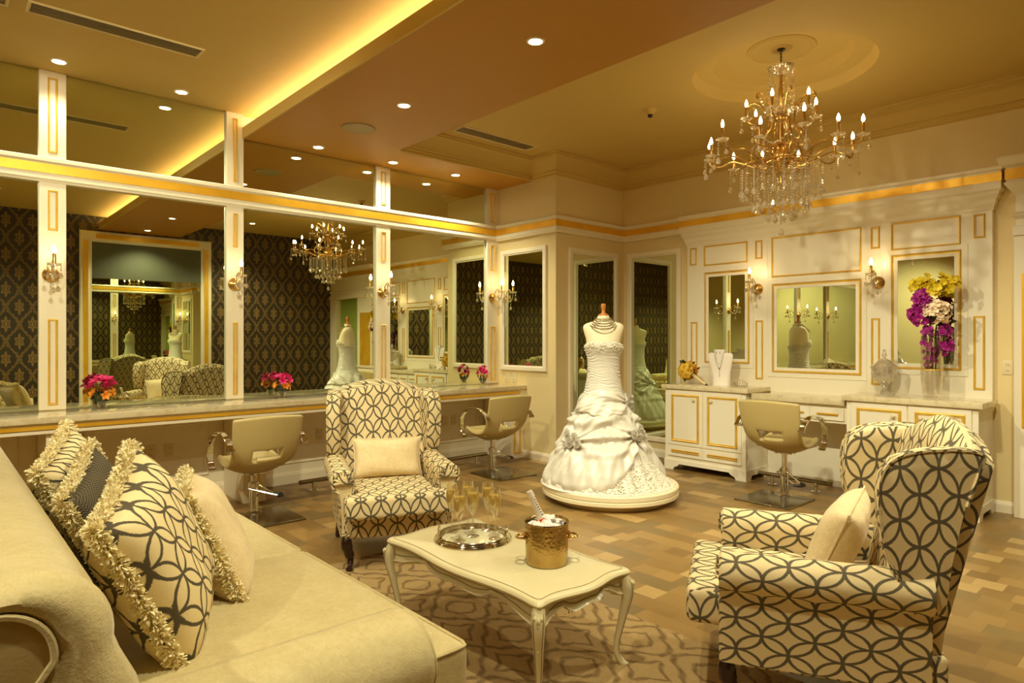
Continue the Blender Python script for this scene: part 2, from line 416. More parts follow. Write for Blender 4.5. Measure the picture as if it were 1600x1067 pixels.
def frame(bm, O, a, b, n, a0, a1, b0, b1, w, t, prof=None):   # mitred moulding round a rectangle
    O, a, b, n = V(O), V(a), V(b), V(n); prof = prof or ((0, 0), (.12, .7), (.35, 1), (.6, .55), (.85, .6), (1, 0))
    rings = []
    for sa, sb in ((0, 0), (1, 0), (1, 1), (0, 1)):
        rings.append([O + a * ((a1 - q * w) if sa else (a0 + q * w)) + b * ((b1 - q * w) if sb else (b0 + q * w)) + n * (h * t) for q, h in prof])
    R = [[bm.verts.new(p) for p in r] for r in rings]
    for i in range(4):
        for j in range(len(prof) - 1):
            bm.faces.new((R[i][j], R[(i + 1) % 4][j], R[(i + 1) % 4][j + 1], R[i][j + 1]))
        bm.faces.new((R[i][-1], R[(i + 1) % 4][-1], R[(i + 1) % 4][0], R[i][0]))
def boxuv(bm, sc=1.0):
    bm.normal_update()
    lay = bm.loops.layers.uv.get('UVMap') or bm.loops.layers.uv.new('UVMap')
    for f in bm.faces:
        n = f.normal; k = max(range(3), key=lambda i: abs(n[i]))
        for l in f.loops:
            p = l.vert.co; l[lay].uv = {0: (p.y, p.z), 1: (p.x, p.z), 2: (p.x, p.y)}[k]
def ball(bm, c, r, sub=1, sc=(1, 1, 1)):
    bmesh.ops.create_icosphere(bm, subdivisions=sub, radius=1, matrix=Matrix.Translation(V(c)) @ Matrix.Diagonal((r * sc[0], r * sc[1], r * sc[2], 1)))
def part(name, bm, mat, parent=None, smooth=True, loc=None, ang=38):
    bmesh.ops.recalc_face_normals(bm, faces=bm.faces[:])
    if loc is not None: bmesh.ops.translate(bm, vec=-V(loc), verts=bm.verts[:])
    me = bpy.data.meshes.new(name); bm.to_mesh(me); bm.free()
    me.materials.append(M[mat] if isinstance(mat, str) else mat)
    if smooth:
        me.polygons.foreach_set('use_smooth', [True] * len(me.polygons)); me.set_sharp_from_angle(angle=radians(ang))
    o = bpy.data.objects.new(name, me); C.objects.link(o)
    if parent: o.parent = parent
    return o
def tag(o, label, cat, group=None):
    o['label'] = label; o['category'] = cat
    if group: o['group'] = group
    return o
def struct(name, bm, mat, smooth=False):
    o = part(name, bm, mat, None, smooth); o['kind'] = 'structure'; return o
def thing(name, label, cat, loc=(0, 0, 0), rz=0, group=None, rot=None):
    o = bpy.data.objects.new(name, None); C.objects.link(o); o.empty_display_size = .1
    o.location = loc; o.rotation_euler = rot if rot is not None else (0, 0, rz)
    return tag(o, label, cat, group)
def dup(root, loc, rz=None, label=None):
    r = root.copy(); C.objects.link(r); r.location = loc
    if rz is not None: r.rotation_euler = (0, 0, rz)
    if label: r['label'] = label
    for ch in list(root.children):
        c = ch.copy(); C.objects.link(c); c.parent = r
        for g in list(ch.children): d = g.copy(); C.objects.link(d); d.parent = c
    return r

# ================================================================== room shell
bm = nb(); box(bm, XN - .1, XW + .1, YB - .1, YM + .15, -.1, 0); struct('floor', bm, 'floor')
bm = nb(); box(bm, XN - .1, XR + .1, YM + .02, YM + .12, 0, ZC + .3); struct('wall_left', bm, 'trim')
bm = nb(); box(bm, XR, XR + .1, Y2, YM + .12, 0, ZC + .3); struct('wall_return', bm, 'wall')
bm = nb(); box(bm, XR + .1, XW, Y2, Y2 + .1, 0, ZC + .3); struct('wall_alcove', bm, 'wall')
bm = nb(); box(bm, XW, XW + .1, YB - .1, Y2 + .1, 0, ZC + .3); struct('wall_right', bm, 'wall')
bm = nb(); box(bm, XN - .1, XW + .1, YB - .1, YB, 0, ZC + .3); struct('wall_behind', bm, 'damask')
bm = nb(); box(bm, XN - .1, XN, YB - .1, YM + .12, 0, ZC + .3); struct('wall_near', bm, 'wall')

# ceiling with a stepped round recess
MC = V((5.2, 2.47)); MR = .70; SEG = 64
bm = nb()
def ring(r, z): return [bm.verts.new((MC.x + r * cos(2 * pi * i / SEG), MC.y + r * sin(2 * pi * i / SEG), z)) for i in range(SEG)]
def bridge(A, B):
    for i in range(SEG): bm.faces.new((A[i], A[(i + 1) % SEG], B[(i + 1) % SEG], B[i]))
def sq(i, h):                                    # point on a square of half size h
    a = 2 * pi * i / SEG; c, s = cos(a), sin(a); k = h / max(abs(c), abs(s)); return (MC.x + c * k, MC.y + s * k, ZC)
prev = [bm.verts.new(sq(i, .95)) for i in range(SEG)]
for r, z in ((MR, ZC), (MR - .02, ZC + .07), (MR - .035, ZC + .085), (.535, ZC + .09), (.52, ZC + .155), (.50, ZC + .175), (.27, ZC + .18), (.262, ZC + .17), (.25, ZC + .17), (.24, ZC + .18),
             (.225, ZC + .172), (.21, ZC + .18), (.09, ZC + .185), (.075, ZC + .165), (.055, ZC + .17), (.04, ZC + .185)):
    nx = ring(r, z); bridge(prev, nx); prev = nx
bm.faces.new(prev)
def quad(x0, x1, y0, y1):
    bm.faces.new([bm.verts.new(p) for p in ((x0, y0, ZC), (x1, y0, ZC), (x1, y1, ZC), (x0, y1, ZC))])
quad(XN, MC.x - .95, YB, YM + .02); quad(MC.x - .95, MC.x + .95, YB, MC.y - .95); quad(MC.x - .95, MC.x + .95, MC.y + .95, YM + .02); quad(MC.x + .95, XW, YB, YM + .02)
struct('ceiling', bm, 'ceil', True)
bm = nb(); box(bm, XN, XW, YB, YM + .02, ZC + .32, ZC + .4); struct('ceiling_slab', bm, 'ceil')
# dropped brown band: along y, then along the mirror wall
bm = nb()
BX1, BY0 = 3.645, 5.826
prism(bm, [(XB, YB), (BX1, YB), (BX1, BY0), (XR, BY0), (XR, YM + .015), (XB, YM + .015)], ZB, ZB + .03, 'z')
struct('ceiling_band', bm, 'beam')
bm = nb()
box(bm, XB - .02, XB - .0008, YB, YM + .015, ZB, ZB + .105); box(bm, XB + .28, XB + .30, YB, YM + .015, ZB + .03, ZC)
box(bm, BX1 - .02, BX1 - .0005, YB, BY0 + .02, ZB + .03, ZC); box(bm, BX1, XR, BY0 + .0005, BY0 + .02, ZB + .03, ZC)
struct('trim_3', bm, 'ceil')
bm = nb(); box(bm, XB + .13, XB + .16, YB + .02, YM, ZB + .085, ZB + .10)
tag(part('cove_light_strip', bm, 'led'), 'glowing cove light strip hidden behind the brown ceiling band lip', 'light')

# crown moulding round the right ceiling
bm = nb()
crown = [(0, ZC), (.20, ZC), (.20, ZC - .02), (.185, ZC - .025), (.185, ZC - .04), (.165, ZC - .05), (.12, ZC - .075), (.075, ZC - .115), (.05, ZC - .155), (.045, ZC - .17), (.03, ZC - .175), (.03, ZC - .19), (.018, ZC - .205), (.018, ZC - .225), (0, ZC - .235)]
sweep(bm, [(BX1, BY0), (XR, BY0), (XR, Y2), (XW, Y2), (XW, YB)], crown); struct('trim_1', bm, 'ceil', True)
# cream cornice band with gold strip, all along the mirror wall and alcove
band = [(0, 2.775), (.02, 2.775), (.025, 2.79), (.035, 2.80), (.035, 2.926), (.05, 2.94), (.05, 2.965), (.04, 2.975), (0, 2.975)]
path = [(XN, YM), (XR, YM), (XR, Y2), (XW, Y2), (XW, 4.40)]
bm = nb(); sweep(bm, path, [(o + (0 if o == 0 else .02), z) for o, z in band]); t2 = struct('trim_2', bm, 'trim')
bm = nb(); sweep(bm, path, [(.04, 2.846), (.062, 2.846), (.062, 2.921), (.04, 2.921)]); part('gold_band', bm, 'goldband', t2, False)
# baseboards
def bb(name, p, z=.12):
    bm = nb(); sweep(bm, p, [(0, 0), (.018, 0), (.018, z - .03), (.008, z), (0, z)]); struct(name, bm, 'trim')
bb('baseboard_left', [(XN, YM + .02), (XR, YM + .02)]); bb('baseboard_return', [(XR, YM), (XR, Y2), (XW, Y2), (XW, 1.24)], .10)

GOLD_N = (0, -1, 0); AX = (1, 0, 0); AZ = (0, 0, 1)
# pilasters on the mirror wall
PILS = [(.676, .862), (2.142, 2.305), (3.774, 3.958), (5.405, XR), (-.90, -.715), (-2.45, -2.265)]
PF = YM - .036
for i, (x0, x1) in enumerate(PILS):
    top = ZB if i in (2, 3) else ZC
    bm = nb(); box(bm, x0, x1, PF, YM + .02, .9135, top); bevel(bm, .004, 1)
    o = struct('trim_%d' % (14 + i), bm, 'trim')
    a0, a1 = (x0 + .06, x1 - .058) if i != 3 else (5.457, 5.545)
    for b0, b1 in ((3.02, top - .055), (2.385, 2.715), (.955 if i != 2 else .96, 1.66)):
        bm = nb(); frame(bm, (0, PF, 0), AX, AZ, GOLD_N, a0, a1, b0, b1, .017, .012); part('gold_frame', bm, 'gold', o, False)
# mirrors of the mirror wall
edges = [(-.715, .676), (.862, 2.142), (2.305, 3.774), (3.958, 5.405), (-2.265, -.90), (XN, -2.45)]
nm = ['leftmost', 'second', 'third', 'rightmost', 'first hidden', 'second hidden']
hint = ['cut by the left edge, over the sofa', 'reflecting the grey blind', 'reflecting the chandelier', 'reflecting the white vanity', 'beyond the left picture edge', 'far beyond the left picture edge']
for i, (x0, x1) in enumerate(edges):
    bm = nb(); box(bm, x0, x1, YM, YM + .015, .914, 2.78)
    tag(part('wall_mirror', bm, 'mirror', None, False), '%s tall mirror panel above the long counter, %s' % (nm[i], hint[i]), 'mirror', 'mirrors over the long counter')
    bm = nb(); box(bm, x0, x1, YM, YM + .015, 2.97, (ZB if i in (2, 3) else ZC) - .004)
    tag(part('wall_mirror', bm, 'mirror', None, False), '%s of the low mirrors between the gold band and the ceiling' % nm[i], 'mirror', 'mirrors above the gold band')
# panelling below the counter
bm = nb()
for x0, x1 in ((-3.9, -2.6), (-2.1, -1.0), (-.6, .55), (.98, 2.0), (2.45, 3.65), (4.05, 5.3)): frame(bm, (0, YM + .02, 0), AX, AZ, GOLD_N, x0, x1, .2, .74, .05, .015)
struct('trim_8', bm, 'trim')

# framed mirrors of the return wall and alcove
def framed(label, O, a, n, a0, a1, b0, b1, w, mat='mirrorgreen', t=.03):
    o = thing('framed_mirror', label, 'mirror', (V(O) + V(a) * ((a0 + a1) / 2)))
    loc = o.location.copy()
    bm = nb(); frame(bm, O, a, AZ, n, a0, a1, b0, b1, w, t, ((0, 0), (0, .8), (.1, 1), (.7, 1), (.85, .6), (1, .55), (1, 0))); part('frame', bm, 'trim', o, False, loc)
    bm = nb(); A, B, N = V(a), V(AZ), V(n); P = [V(O) + A * x + B * z + N * .008 for x, z in ((a0 + w * .9, b0 + w * .9), (a1 - w * .9, b0 + w * .9), (a1 - w * .9, b1 - w * .9), (a0 + w * .9, b1 - w * .9))]
    vs = [bm.verts.new(p) for p in P] + [bm.verts.new(p - N * .006) for p in P]
    for f in ((0, 1, 2, 3), (7, 6, 5, 4), (0, 4, 5, 1), (1, 5, 6, 2), (2, 6, 7, 3), (3, 7, 4, 0)): bm.faces.new([vs[i] for i in f])
    part('glass', bm, mat, o, False, loc)
    return o
framed('white framed mirror on the short wall at the end of the counter', (XR, 0, 0), (0, 1, 0), (-1, 0, 0), 5.566, 6.405, 1.094, 2.635, .066)
framed('tall white framed mirror behind the wedding dress, left of the corner', (0, Y2, 0), AX, GOLD_N, 5.818, 6.755, .12, 2.615, .073)
framed('tall white framed mirror between the corner and the ivory cabinet', (XW, 0, 0), (0, 1, 0), (-1, 0, 0), 4.53, 5.346, .19, 2.615, .066)

# wall behind the camera: large framed mirror with a grey roller blind
o = framed('large white and gold framed mirror on the dark damask wall', (0, YB, 0), AX, (0, 1, 0), 2.0, 4.21, .10, 3.42, .19, 'mirror', .05)
bm = nb()
for z0, z1, x0, x1 in ((3.29, 3.37, 2.25, 3.98),): box(bm, x0, x1, YB + .045, YB + .058, z0, z1)
for x0, x1 in ((2.06, 2.13), (4.08, 4.15)): box(bm, x0, x1, YB + .045, YB + .058, .3, 3.25)
part('gold_inlay', bm, 'goldband', o, False, o.location)
bm = nb(); box(bm, 2.19, 4.02, YB + .012, YB + .02, 2.6, 3.24); box(bm, 2.19, 4.02, YB + .008, YB + .03, 2.585, 2.605)
part('roller_blind', bm, 'blind', o, False, o.location)

# portal with green glass door at the right end of the vanity wall
bm = nb(); box(bm, XW - .02, XW, -.33, .62, 0, 2.36); d1 = struct('door_1', bm, 'greenglass')
bm = nb(); box(bm, XW - .05, XW - .02, .50, .515, .9, 1.25); part('door_handle', bm, 'chrome', d1, False)
bm = nb(); box(bm, 6.77, XW, .62, 1.22, 0, 2.36); box(bm, 6.77, XW, YB, -.33, 0, 2.36)
box(bm, 6.75, XW, YB, 1.225, 2.36, 2.44)
sweep(bm, [(XW, 1.19), (6.80, 1.19), (6.80, YB)], [(0, 2.42), (.02, 2.42), (.02, 2.50), (.05, 2.53), (.02, 2.56), (.02, 2.70), (.05, 2.74), (.09, 2.80), (.075, 2.82), (.075, 2.93), (.11, 2.95), (.13, 3.0), (.13, 3.02), (0, 3.02)])
bevel(bm, .003, 1); t9 = struct('trim_9', bm, 'trim')
bm = nb(); sweep(bm, [(XW, 1.19), (6.80, 1.19), (6.80, YB)], [(.07, 2.83), (.082, 2.83), (.082, 2.92), (.07, 2.92)]); part('gold_band', bm, 'goldband', t9, False)
bm = nb(); box(bm, 6.76, 6.772, .75, 1.165, .76, 2.04); part('gold_panel', bm, 'goldband', t9, False)
# wall left of the camera: dark door seen only in reflections
bm = nb(); box(bm, XN, XN + .04, .1, 1.15, 0, 2.15); d2 = struct('door_2', bm, 'darkdoor')
bm = nb()
for y0, y1 in ((-.05, .1), (1.15, 1.3)): box(bm, XN, XN + .05, y0, y1, 0, 2.3)
box(bm, XN, XN + .05, .1, 1.15, 2.15, 2.3); t10 = struct('trim_10', bm, 'trim')
bm = nb()
for y0, y1 in ((-.01, .06), (1.19, 1.26)): box(bm, XN + .045, XN + .056, y0, y1, .3, 2.1)
part('gold_inlay', bm, 'gold', t10, False)

# ================================================================== ceiling fittings
for x, y, z, k, lb in DOWN:
    o = thing('ceiling_light', lb, 'light', (x, y, z), 0, 'recessed ceiling downlights')
    bm = nb(); lathe(bm, [(.045, -.001), (.046, -.008), (.06, -.006), (.062, 0)], 28); part('trim_ring', bm, 'trim', o)
    bm = nb(); lathe(bm, [(0, -.004), (.044, -.004), (.046, -.0005)], 28); part('lens', bm, 'lens', o)
bm = nb(); lathe(bm, [(0, -.006), (.135, -.006), (.15, -.01), (.158, 0)], 40)
tag(part('ceiling_speaker', bm, 'grille'), 'round flat ceiling speaker in the brown band', 'speaker').location = (2.98, 5.43, ZB)
def vent(label, x0, x1, y, w=.12):
    o = thing('ceiling_vent', label, 'vent', ((x0 + x1) / 2, y, ZC), 0, 'ceiling air vents'); L = x1 - x0
    bm = nb(); frame(bm, (0, 0, 0), AX, (0, 1, 0), (0, 0, -1), -L / 2, L / 2, -w / 2, w / 2, .022, .012); part('frame', bm, 'wall', o, False)
    bm = nb(); box(bm, -L / 2 + .015, L / 2 - .015, -w / 2 + .015, w / 2 - .015, -.002, 0); part('backing', bm, 'black', o, False)
    for k in range(6):
        yy = -w / 2 + .026 + k * (w - .052) / 5
        bm = nb(); box(bm, -L / 2 + .02, L / 2 - .02, yy - .005, yy + .005, -.007, -.003); part('slat', bm, 'grille', o, False)
vent('long slot air vent in the pale left ceiling', .49, 1.57, 5.30, .19)
vent('slot air vent at the left edge of the ceiling, cut by the frame', -.75, .40, 5.30, .19)
vent('slot air vent in the right ceiling beside the crown moulding', 4.10, 5.17, 5.39, .20)
o = thing('smoke_detector', 'small round detector with dark tip on the right ceiling', 'detector', (5.15, 3.73, ZC))
bm = nb(); lathe(bm, [(0, -.045), (.03, -.045), (.045, -.03), (.06, -.012), (.065, 0)], 24); part('housing', bm, 'ceil', o)
bm = nb(); lathe(bm, [(0, -.075), (.018, -.07), (.022, -.058), (.026, -.046)], 16); part('sensor_tip', bm, 'black', o)

# ================================================================== long counter
o = thing('vanity_counter', 'long marble topped vanity counter with gold edge under the mirrors', 'counter', (1.7, 6.2, 0)); L0 = o.location.copy()
bm = nb(); box(bm, XN, XR - .003, 5.925, YM - .0005, .866, .913); bevel(bm, .004, 2); part('worktop', bm, 'marble', o, True, L0)
bm = nb(); box(bm, XN, XR - .003, 5.95, 5.985, .785, .866); part('apron', bm, 'trim', o, False, L0)
bm = nb(); box(bm, XN, 5.50, 5.94, 5.952, .818, .845); part('gold_strip', bm, 'goldband', o, False, L0)
for x0, x1 in ((.67, .87), (2.13, 2.335), (3.77, 3.97), (5.385, XR - .003)):
    bm = nb(); box(bm, x0, x1, 5.985, YM - .001, 0, .866); bevel(bm, .003, 1); pr_ = part('pier', bm, 'trim', o, False, L0)
    bm = nb(); frame(bm, (0, 5.985, 0), AX, AZ, GOLD_N, x0 + .05, x1 - .05, .065, .44, .022, .012); part('gold_frame', bm, 'gold', pr_, False, L0)

# wall outlets
def outlet(label, loc, n, mat='almond'):
    rz = {'-y': 0, '-x': -pi / 2}[n]
    o = thing('wall_outlet', label, 'outlet', loc, rz, 'wall outlets')
    bm = nb(); box(bm, -.04, .04, -.008, .0, -.06, .06); bevel(bm, .003, 2); part('cover_plate', bm, mat, o)
    for dz in (-.026, .026):
        bm = nb(); box(bm, -.018, .018, -.0105, -.007, dz - .016, dz + .016); bevel(bm, .002, 1); s = part('socket', bm, mat, o)
        bm = nb()
        for dx in (-.007, .007): box(bm, dx - .0015, dx + .0015, -.0112, -.0095, dz - .006, dz + .006)
        part('slot', bm, 'black', s, False)
YW = YM + .02
outlet('leftmost almond wall outlet under the counter beside the sofa', (1.50, YW, .475), '-y')
outlet('almond wall outlet under the counter, just left of the first styling chair', (1.65, YW, .475), '-y')
outlet('almond wall outlet under the counter left of the patterned wing chair', (3.12, YW, .475), '-y')
outlet('almond wall outlet under the counter right of the wing chair, left of a pair', (4.77, YW, .48), '-y')
outlet('almond wall outlet under the counter close to the second styling chair', (4.91, YW, .48), '-y')
outlet('pale wall outlet above the counter under the short wall mirror, left of two', (XR, 6.291, 1.0), '-x')
outlet('pale wall outlet above the counter under the short wall mirror, right of two', (XR, 6.156, 1.0), '-x')
outlet('pale wall outlet right of the vanity wall beside the portal', (XW, 1.283, 1.25), '-x')

# ================================================================== vanity wall (hutch, two cabinets, desk)
NX = (-1, 0, 0); AY = (0, 1, 0); XH = 6.84
o = thing('vanity_hutch', 'ivory wall panelling with gold mouldings and three mirrors over the vanity', 'wall panelling', (6.87, 2.89, .93)); L0 = o.location.copy()
bm = nb(); box(bm, XH, XW - .001, 1.379, 4.411, .87, 2.64); bevel(bm, .004, 1)
for y0, y1 in ((2.398, 2.402), (3.40, 3.404)): box(bm, XH - .003, XH, y0, y1, .98, 2.6)
part('panel', bm, 'cab', o, False, L0)
bm = nb()
sweep(bm, [(XW - .001, 4.411), (XH, 4.411), (XH, 1.379), (XW - .001, 1.379)], [(-.03, 2.61), (.008, 2.61), (.012, 2.64), (.022, 2.66), (.03, 2.70), (.05, 2.73), (.055, 2.76), (.072, 2.78), (.072, 2.93), (.085, 2.94), (.085, 2.965), (.07, 2.975), (-.03, 2.975)])
cn = part('cornice', bm, 'trim', o, False, L0)
bm = nb(); sweep(bm, [(XW - .001, 4.411), (XH, 4.411), (XH, 1.379), (XW - .001, 1.379)], [(.06, 2.842), (.078, 2.842), (.078, 2.915), (.06, 2.915)]); part('gold_band', bm, 'goldband', cn, False, L0)
def gf(y0, y1, z0, z1, w=.02, parent=o, x=XH, loc=None, name='gold_frame'):
    bm = nb(); frame(bm, (x, 0, 0), AY, AZ, NX, y0, y1, z0, z1, w, .012); return part(name, bm, 'gold', parent, False, loc if loc is not None else L0)
for y0, y1, z0, z1 in ((4.28, 4.372, 2.378, 2.587), (3.632, 4.183, 2.356, 2.594), (3.458, 3.541, 2.38, 2.586), (2.438, 3.355, 2.163, 2.60), (2.271, 2.354, 2.37, 2.584), (1.611, 2.174, 2.335, 2.60), (1.431, 1.516, 2.378, 2.588),
                       (4.27, 4.358, 1.05, 1.697), (3.452, 3.538, 1.05, 1.70), (2.271, 2.35, 1.05, 1.696), (1.432, 1.518, 1.05, 1.697)): gf(y0, y1, z0, z1, .019)
for (y0, y1, z0, z1), q in (((3.609, 4.173, 1.214, 2.276), 0), ((2.438, 3.346, 1.134, 2.089), 1), ((1.607, 2.17, 1.212, 2.291), 2)):
    g = gf(y0, y1, z0, z1, .026)
    bm = nb(); frame(bm, (XH, 0, 0), AY, AZ, NX, y0 - .05, y1 + .05, z0 - .05, z1 + .05, .05, .008, ((0, 0), (.05, 1), (.95, 1), (1, 0))); part('mirror_surround', bm, 'cab', o, False, L0)
    bm = nb(); frame(bm, (XH, 0, 0), AY, AZ, NX, y0 + .02, y1 - .02, z0 + .02, z1 - .02, .035, .006, ((0, 0), (.05, 1), (.95, 1), (1, 0))); part('mirror_border', bm, 'cab', o, False, L0)
    bm = nb(); box(bm, XH - .004, XH - .0005, y0 + .05, y1 - .05, z0 + .045, z1 - .045); part('mirror_glass', bm, 'mirrorgreen', o, False, L0)

def knob(x, y, z, par, loc):
    bm = nb(); lathe(bm, [(.007, 0), (.007, .01), (.015, .014), (.019, .024), (.013, .032), (0, .034)], 16, ax=axis_to((x, y, z), NX)); part('knob', bm, 'almond', par, True, loc)
def cabinet(label, y0, y1, lock=None):
    X0, yc = 6.365, (y0 + y1) / 2
    o = thing('vanity_cabinet', label, 'cabinet', (6.6, yc, 0)); L = o.location.copy()
    bm = nb(); box(bm, X0, XH, y0, y1, .11, .926); bevel(bm, .002, 1); part('body', bm, 'cab', o, False, L)
    bm = nb()
    out = [(y0 - .008, 0), (y0 + .11, 0), (y0 + .125, .03), (y0 + .165, .045), (y0 + .19, .07), (y1 - .19, .07), (y1 - .165, .045), (y1 - .125, .03), (y1 - .11, 0), (y1 + .008, 0), (y1 + .008, .115), (y0 - .008, .115)]
    prism(bm, out, X0 - .008, X0 + .015, 'x')
    for ya, yb in ((y0 - .008, y0 + .012), (y1 - .012, y1 + .008)):
        prism(bm, [(X0 + .015, 0), (X0 + .09, 0), (X0 + .12, .05), (XH - .12, .05), (XH - .09, 0), (XH, 0), (XH, .115), (X0 + .015, .115)], ya, yb, 'y')
    part('plinth', bm, 'cab', o, False, L)
    bm = nb(); box(bm, X0 - .03, XH, y0 - .035, y1 + .035, .926, .974); bevel(bm, .004, 2); part('worktop', bm, 'marble', o, True, L)
    for ya, yb, ky in ((y0 + .045, yc - .006, yc - .105), (yc + .006, y1 - .045, yc + .11)):
        bm = nb(); box(bm, X0 - .014, X0, ya, yb, .292, .91); bevel(bm, .002, 1); d = part('door', bm, 'cab', o, False, L)
        gf(ya + .042, yb - .048,   .332, .869, .028, d, X0 - .014, L); knob(X0 - .014, ky, .815, d, L)
        bm = nb(); box(bm, X0 - .014, X0, ya, yb, .16, .28); bevel(bm, .002, 1); d = part('drawer', bm, 'cab', o, False, L)
        gf(ya + .042, yb - .048, .203, .236, .014, d, X0 - .014, L)
    if lock:
        bm = nb(); lathe(bm, [(.014, 0), (.014, .012), (.008, .02), (0, .02)], 12, ax=axis_to((X0, y0 + .03, lock), NX)); part('lock', bm, 'brass', o, True, L)
    return o
cabinet('ivory two door cabinet carrying the bouquet and necklace bust', 3.401, 4.397, .60)
cabinet('ivory two door cabinet carrying the tall orchid vase, behind the wing chair', 1.377, 2.40)
o = thing('vanity_desk', 'low ivory kneehole desk with gold bar drawers between the cabinets', 'desk', (6.6, 2.9, 0)); L0 = o.location.copy()
bm = nb(); box(bm, 6.41, XH, 2.437, 3.365, .866, .925); bevel(bm, .004, 2); part('worktop', bm, 'marble', o, True, L0)
bm = nb(); box(bm, 6.45, XH, 2.402, 3.399, .69, .866); part('apron', bm, 'cab', o, False, L0)
bm = nb(); box(bm, XW - .06, XW - .04, 2.402, 3.399, .0, .69); part('back_panel', bm, 'cab', o, False, L0)
for y0 in (2.45, 2.775, 3.095):
    bm = nb(); box(bm, 6.436, 6.45, y0, y0 + .29, .715, .835); bevel(bm, .002, 1); d = part('drawer', bm, 'cab', o, False, L0)
    bm = nb(); box(bm, 6.424, 6.436, y0 + .05, y0 + .25, .764, .782); bevel(bm, .003, 1); part('bar_handle', bm, 'goldband', d, False, L0)

# ================================================================== wing chairs
def wing_chair(label, loc, rz):
    o = thing('wing_chair', label, 'armchair', loc, rz, 'ring patterned wing chairs')
    F = 'circles'
    bm = nb(); box(bm, -.345, .345, -.36, .42, .20, .345); bevel(bm, .025, 3); boxuv(bm); part('seat_frame', bm, F, o)
    # T-shaped seat cushion
    bm = nb(); out = [(-.265, .34), (.265, .34), (.265, -.34), (.345, -.34), (.345, -.49), (-.345, -.49), (-.345, -.34), (-.265, -.34)]
    prism(bm, out, .345, .49, 'z'); bevel(bm, .055, 6, 30)
    for v in bm.verts:
        if v.co.z > .42: v.co.z += .028 * max(0, 1 - (v.co.x / .3) ** 2) * max(0, 1 - ((v.co.y + .08) / .36) ** 2)
        if v.co.y < -.35: v.co.y -= .015 * (1 - (v.co.x / .34) ** 2)
    boxuv(bm); part('seat_cushion', bm, F, o)
    # rolled arms: profile in x-z carried along y
    for s in (-1, 1):
        prof = [(.275, .33), (.278, .48), (.272, .545)]
        for k in range(11):
            a = pi * 1.0 - k * pi * 1.22 / 10; prof.append((.348 + .078 * cos(a), .572 + .078 * sin(a)))
        prof += [(.378, .50), (.372, .40), (.366, .30), (.362, .22), (.30, .215)]
        ys = [-.352, -.365, -.355, -.30, -.1, .1, .36]; gr = [.72, .93, 1, 1, 1, 1, 1]
        cx, cz = .33, .50
        rings = [[V((s * (cx + (x - cx) * g), y, cz + (z - cz) * (g * .5 + .5 if z < .4 else g) + (0 if y < .0 else -.0))) for x, z in prof] for y, g in zip(ys, gr)]
        bm = nb(); loft(bm, rings); ar = part('arm', bm, F, o)
        bm = nb()
        for k in range(9):                        # gathered pleats on the scroll front
            a = pi * 1.05 - k * pi * 1.1 / 8
            c0 = V((s * .345, -.372, .57)); c1 = V((s * (.345 + .074 * cos(a)), -.352, .57 + .074 * sin(a)))
            tube(bm, [c0, (c0 + c1) / 2 + V((0, -.006, 0)), c1], [.003, .011, .008], 6)
        ball(bm, (s * .345, -.372, .57), .016, 1, (1, .5, 1)); boxuv(bm); part('scroll_front', bm, F, ar)
    # back: arched slab leaning backwards
    def lean(y, z): return y + .085 + max(0, z - .40) * .24
    N = 18; rings = []
    def arch(x): return 1.175 - .085 * (abs(x) / .34) ** 2.2
    hs = [.22, .35, .45, .55, .65, .75, .85, .95, 1.02, 1.07, 1.10]
    for fz in [i / 12 for i in range(13)]:
        ring = []
        w = .325 + .02 * fz
        xs = [-w + 2 * w * i / N for i in range(N + 1)]
        for x in xs: z = .22 + (arch(x) - .045 - .22) * fz; ring.append(V((x, lean(.165, z) - .025 * sin(pi * min(1, fz * 1.05)) * (1 - (x / w) ** 2), z)))
        for x in xs[::-1]: z = .22 + (arch(x) - .045 - .22) * fz; ring.append(V((x, lean(.315, z), z)))
        rings.append(ring)
    for q, sh in ((.6, .018), (.25, .038), (.0, .045)):
        ring = []
        for x in xs: z = arch(x) - .045 + sh; ring.append(V((x * (.97 + .03 * q), lean(.24 - .075 * (q * .8 + .12), z), z)))
        for x in xs[::-1]: z = arch(x) - .045 + sh; ring.append(V((x * (.97 + .03 * q), lean(.24 + .075 * (q * .8 + .12), z), z)))
        rings.append(ring)
    bm = nb(); loft(bm, rings); part('backrest', bm, F, o, ang=60)
    # wings: side outline carried across x with rounded rim
    side = [(.40, .50), (.425, .70), (.465, .90), (.51, 1.05), (.515, 1.085), (.47, 1.10), (.38, 1.098), (.29, 1.085), (.225, 1.055), (.19, 1.00), (.18, .92), (.185, .82), (.20, .73), (.225, .665), (.245, .62), (.25, .56), (.26, .50)]
    n = len(side)
    for s in (-1, 1):
        cyy = sum(p[0] for p in side) / n; cz = sum(p[1] for p in side) / n
        rings = []
        for x, g in ((.285, .70), (.282, .90), (.292, .975), (.315, 1), (.35, 1), (.372, .985), (.380, .95), (.380, .70)):
            ring = []
            for y, z in side:
                fl = max(0, .42 - y) * .14
                ring.append(V((s * (x + fl), cyy + (y - cyy) * g, cz + (z - cz) * g)))
            rings.append(ring)
        bm = nb(); loft(bm, rings); boxuv(bm); wg = part('wing', bm, F, o, ang=50)
        bm = nb(); pts = [V((s * (.378 + max(0, .42 - y) * .14), y + (cyy - y) * .02, z + (cz - z) * .02)) for y, z in side[2:15]]
        tube(bm, spline(pts, 3), .0075, 6); boxuv(bm); part('piping', bm, F, wg)
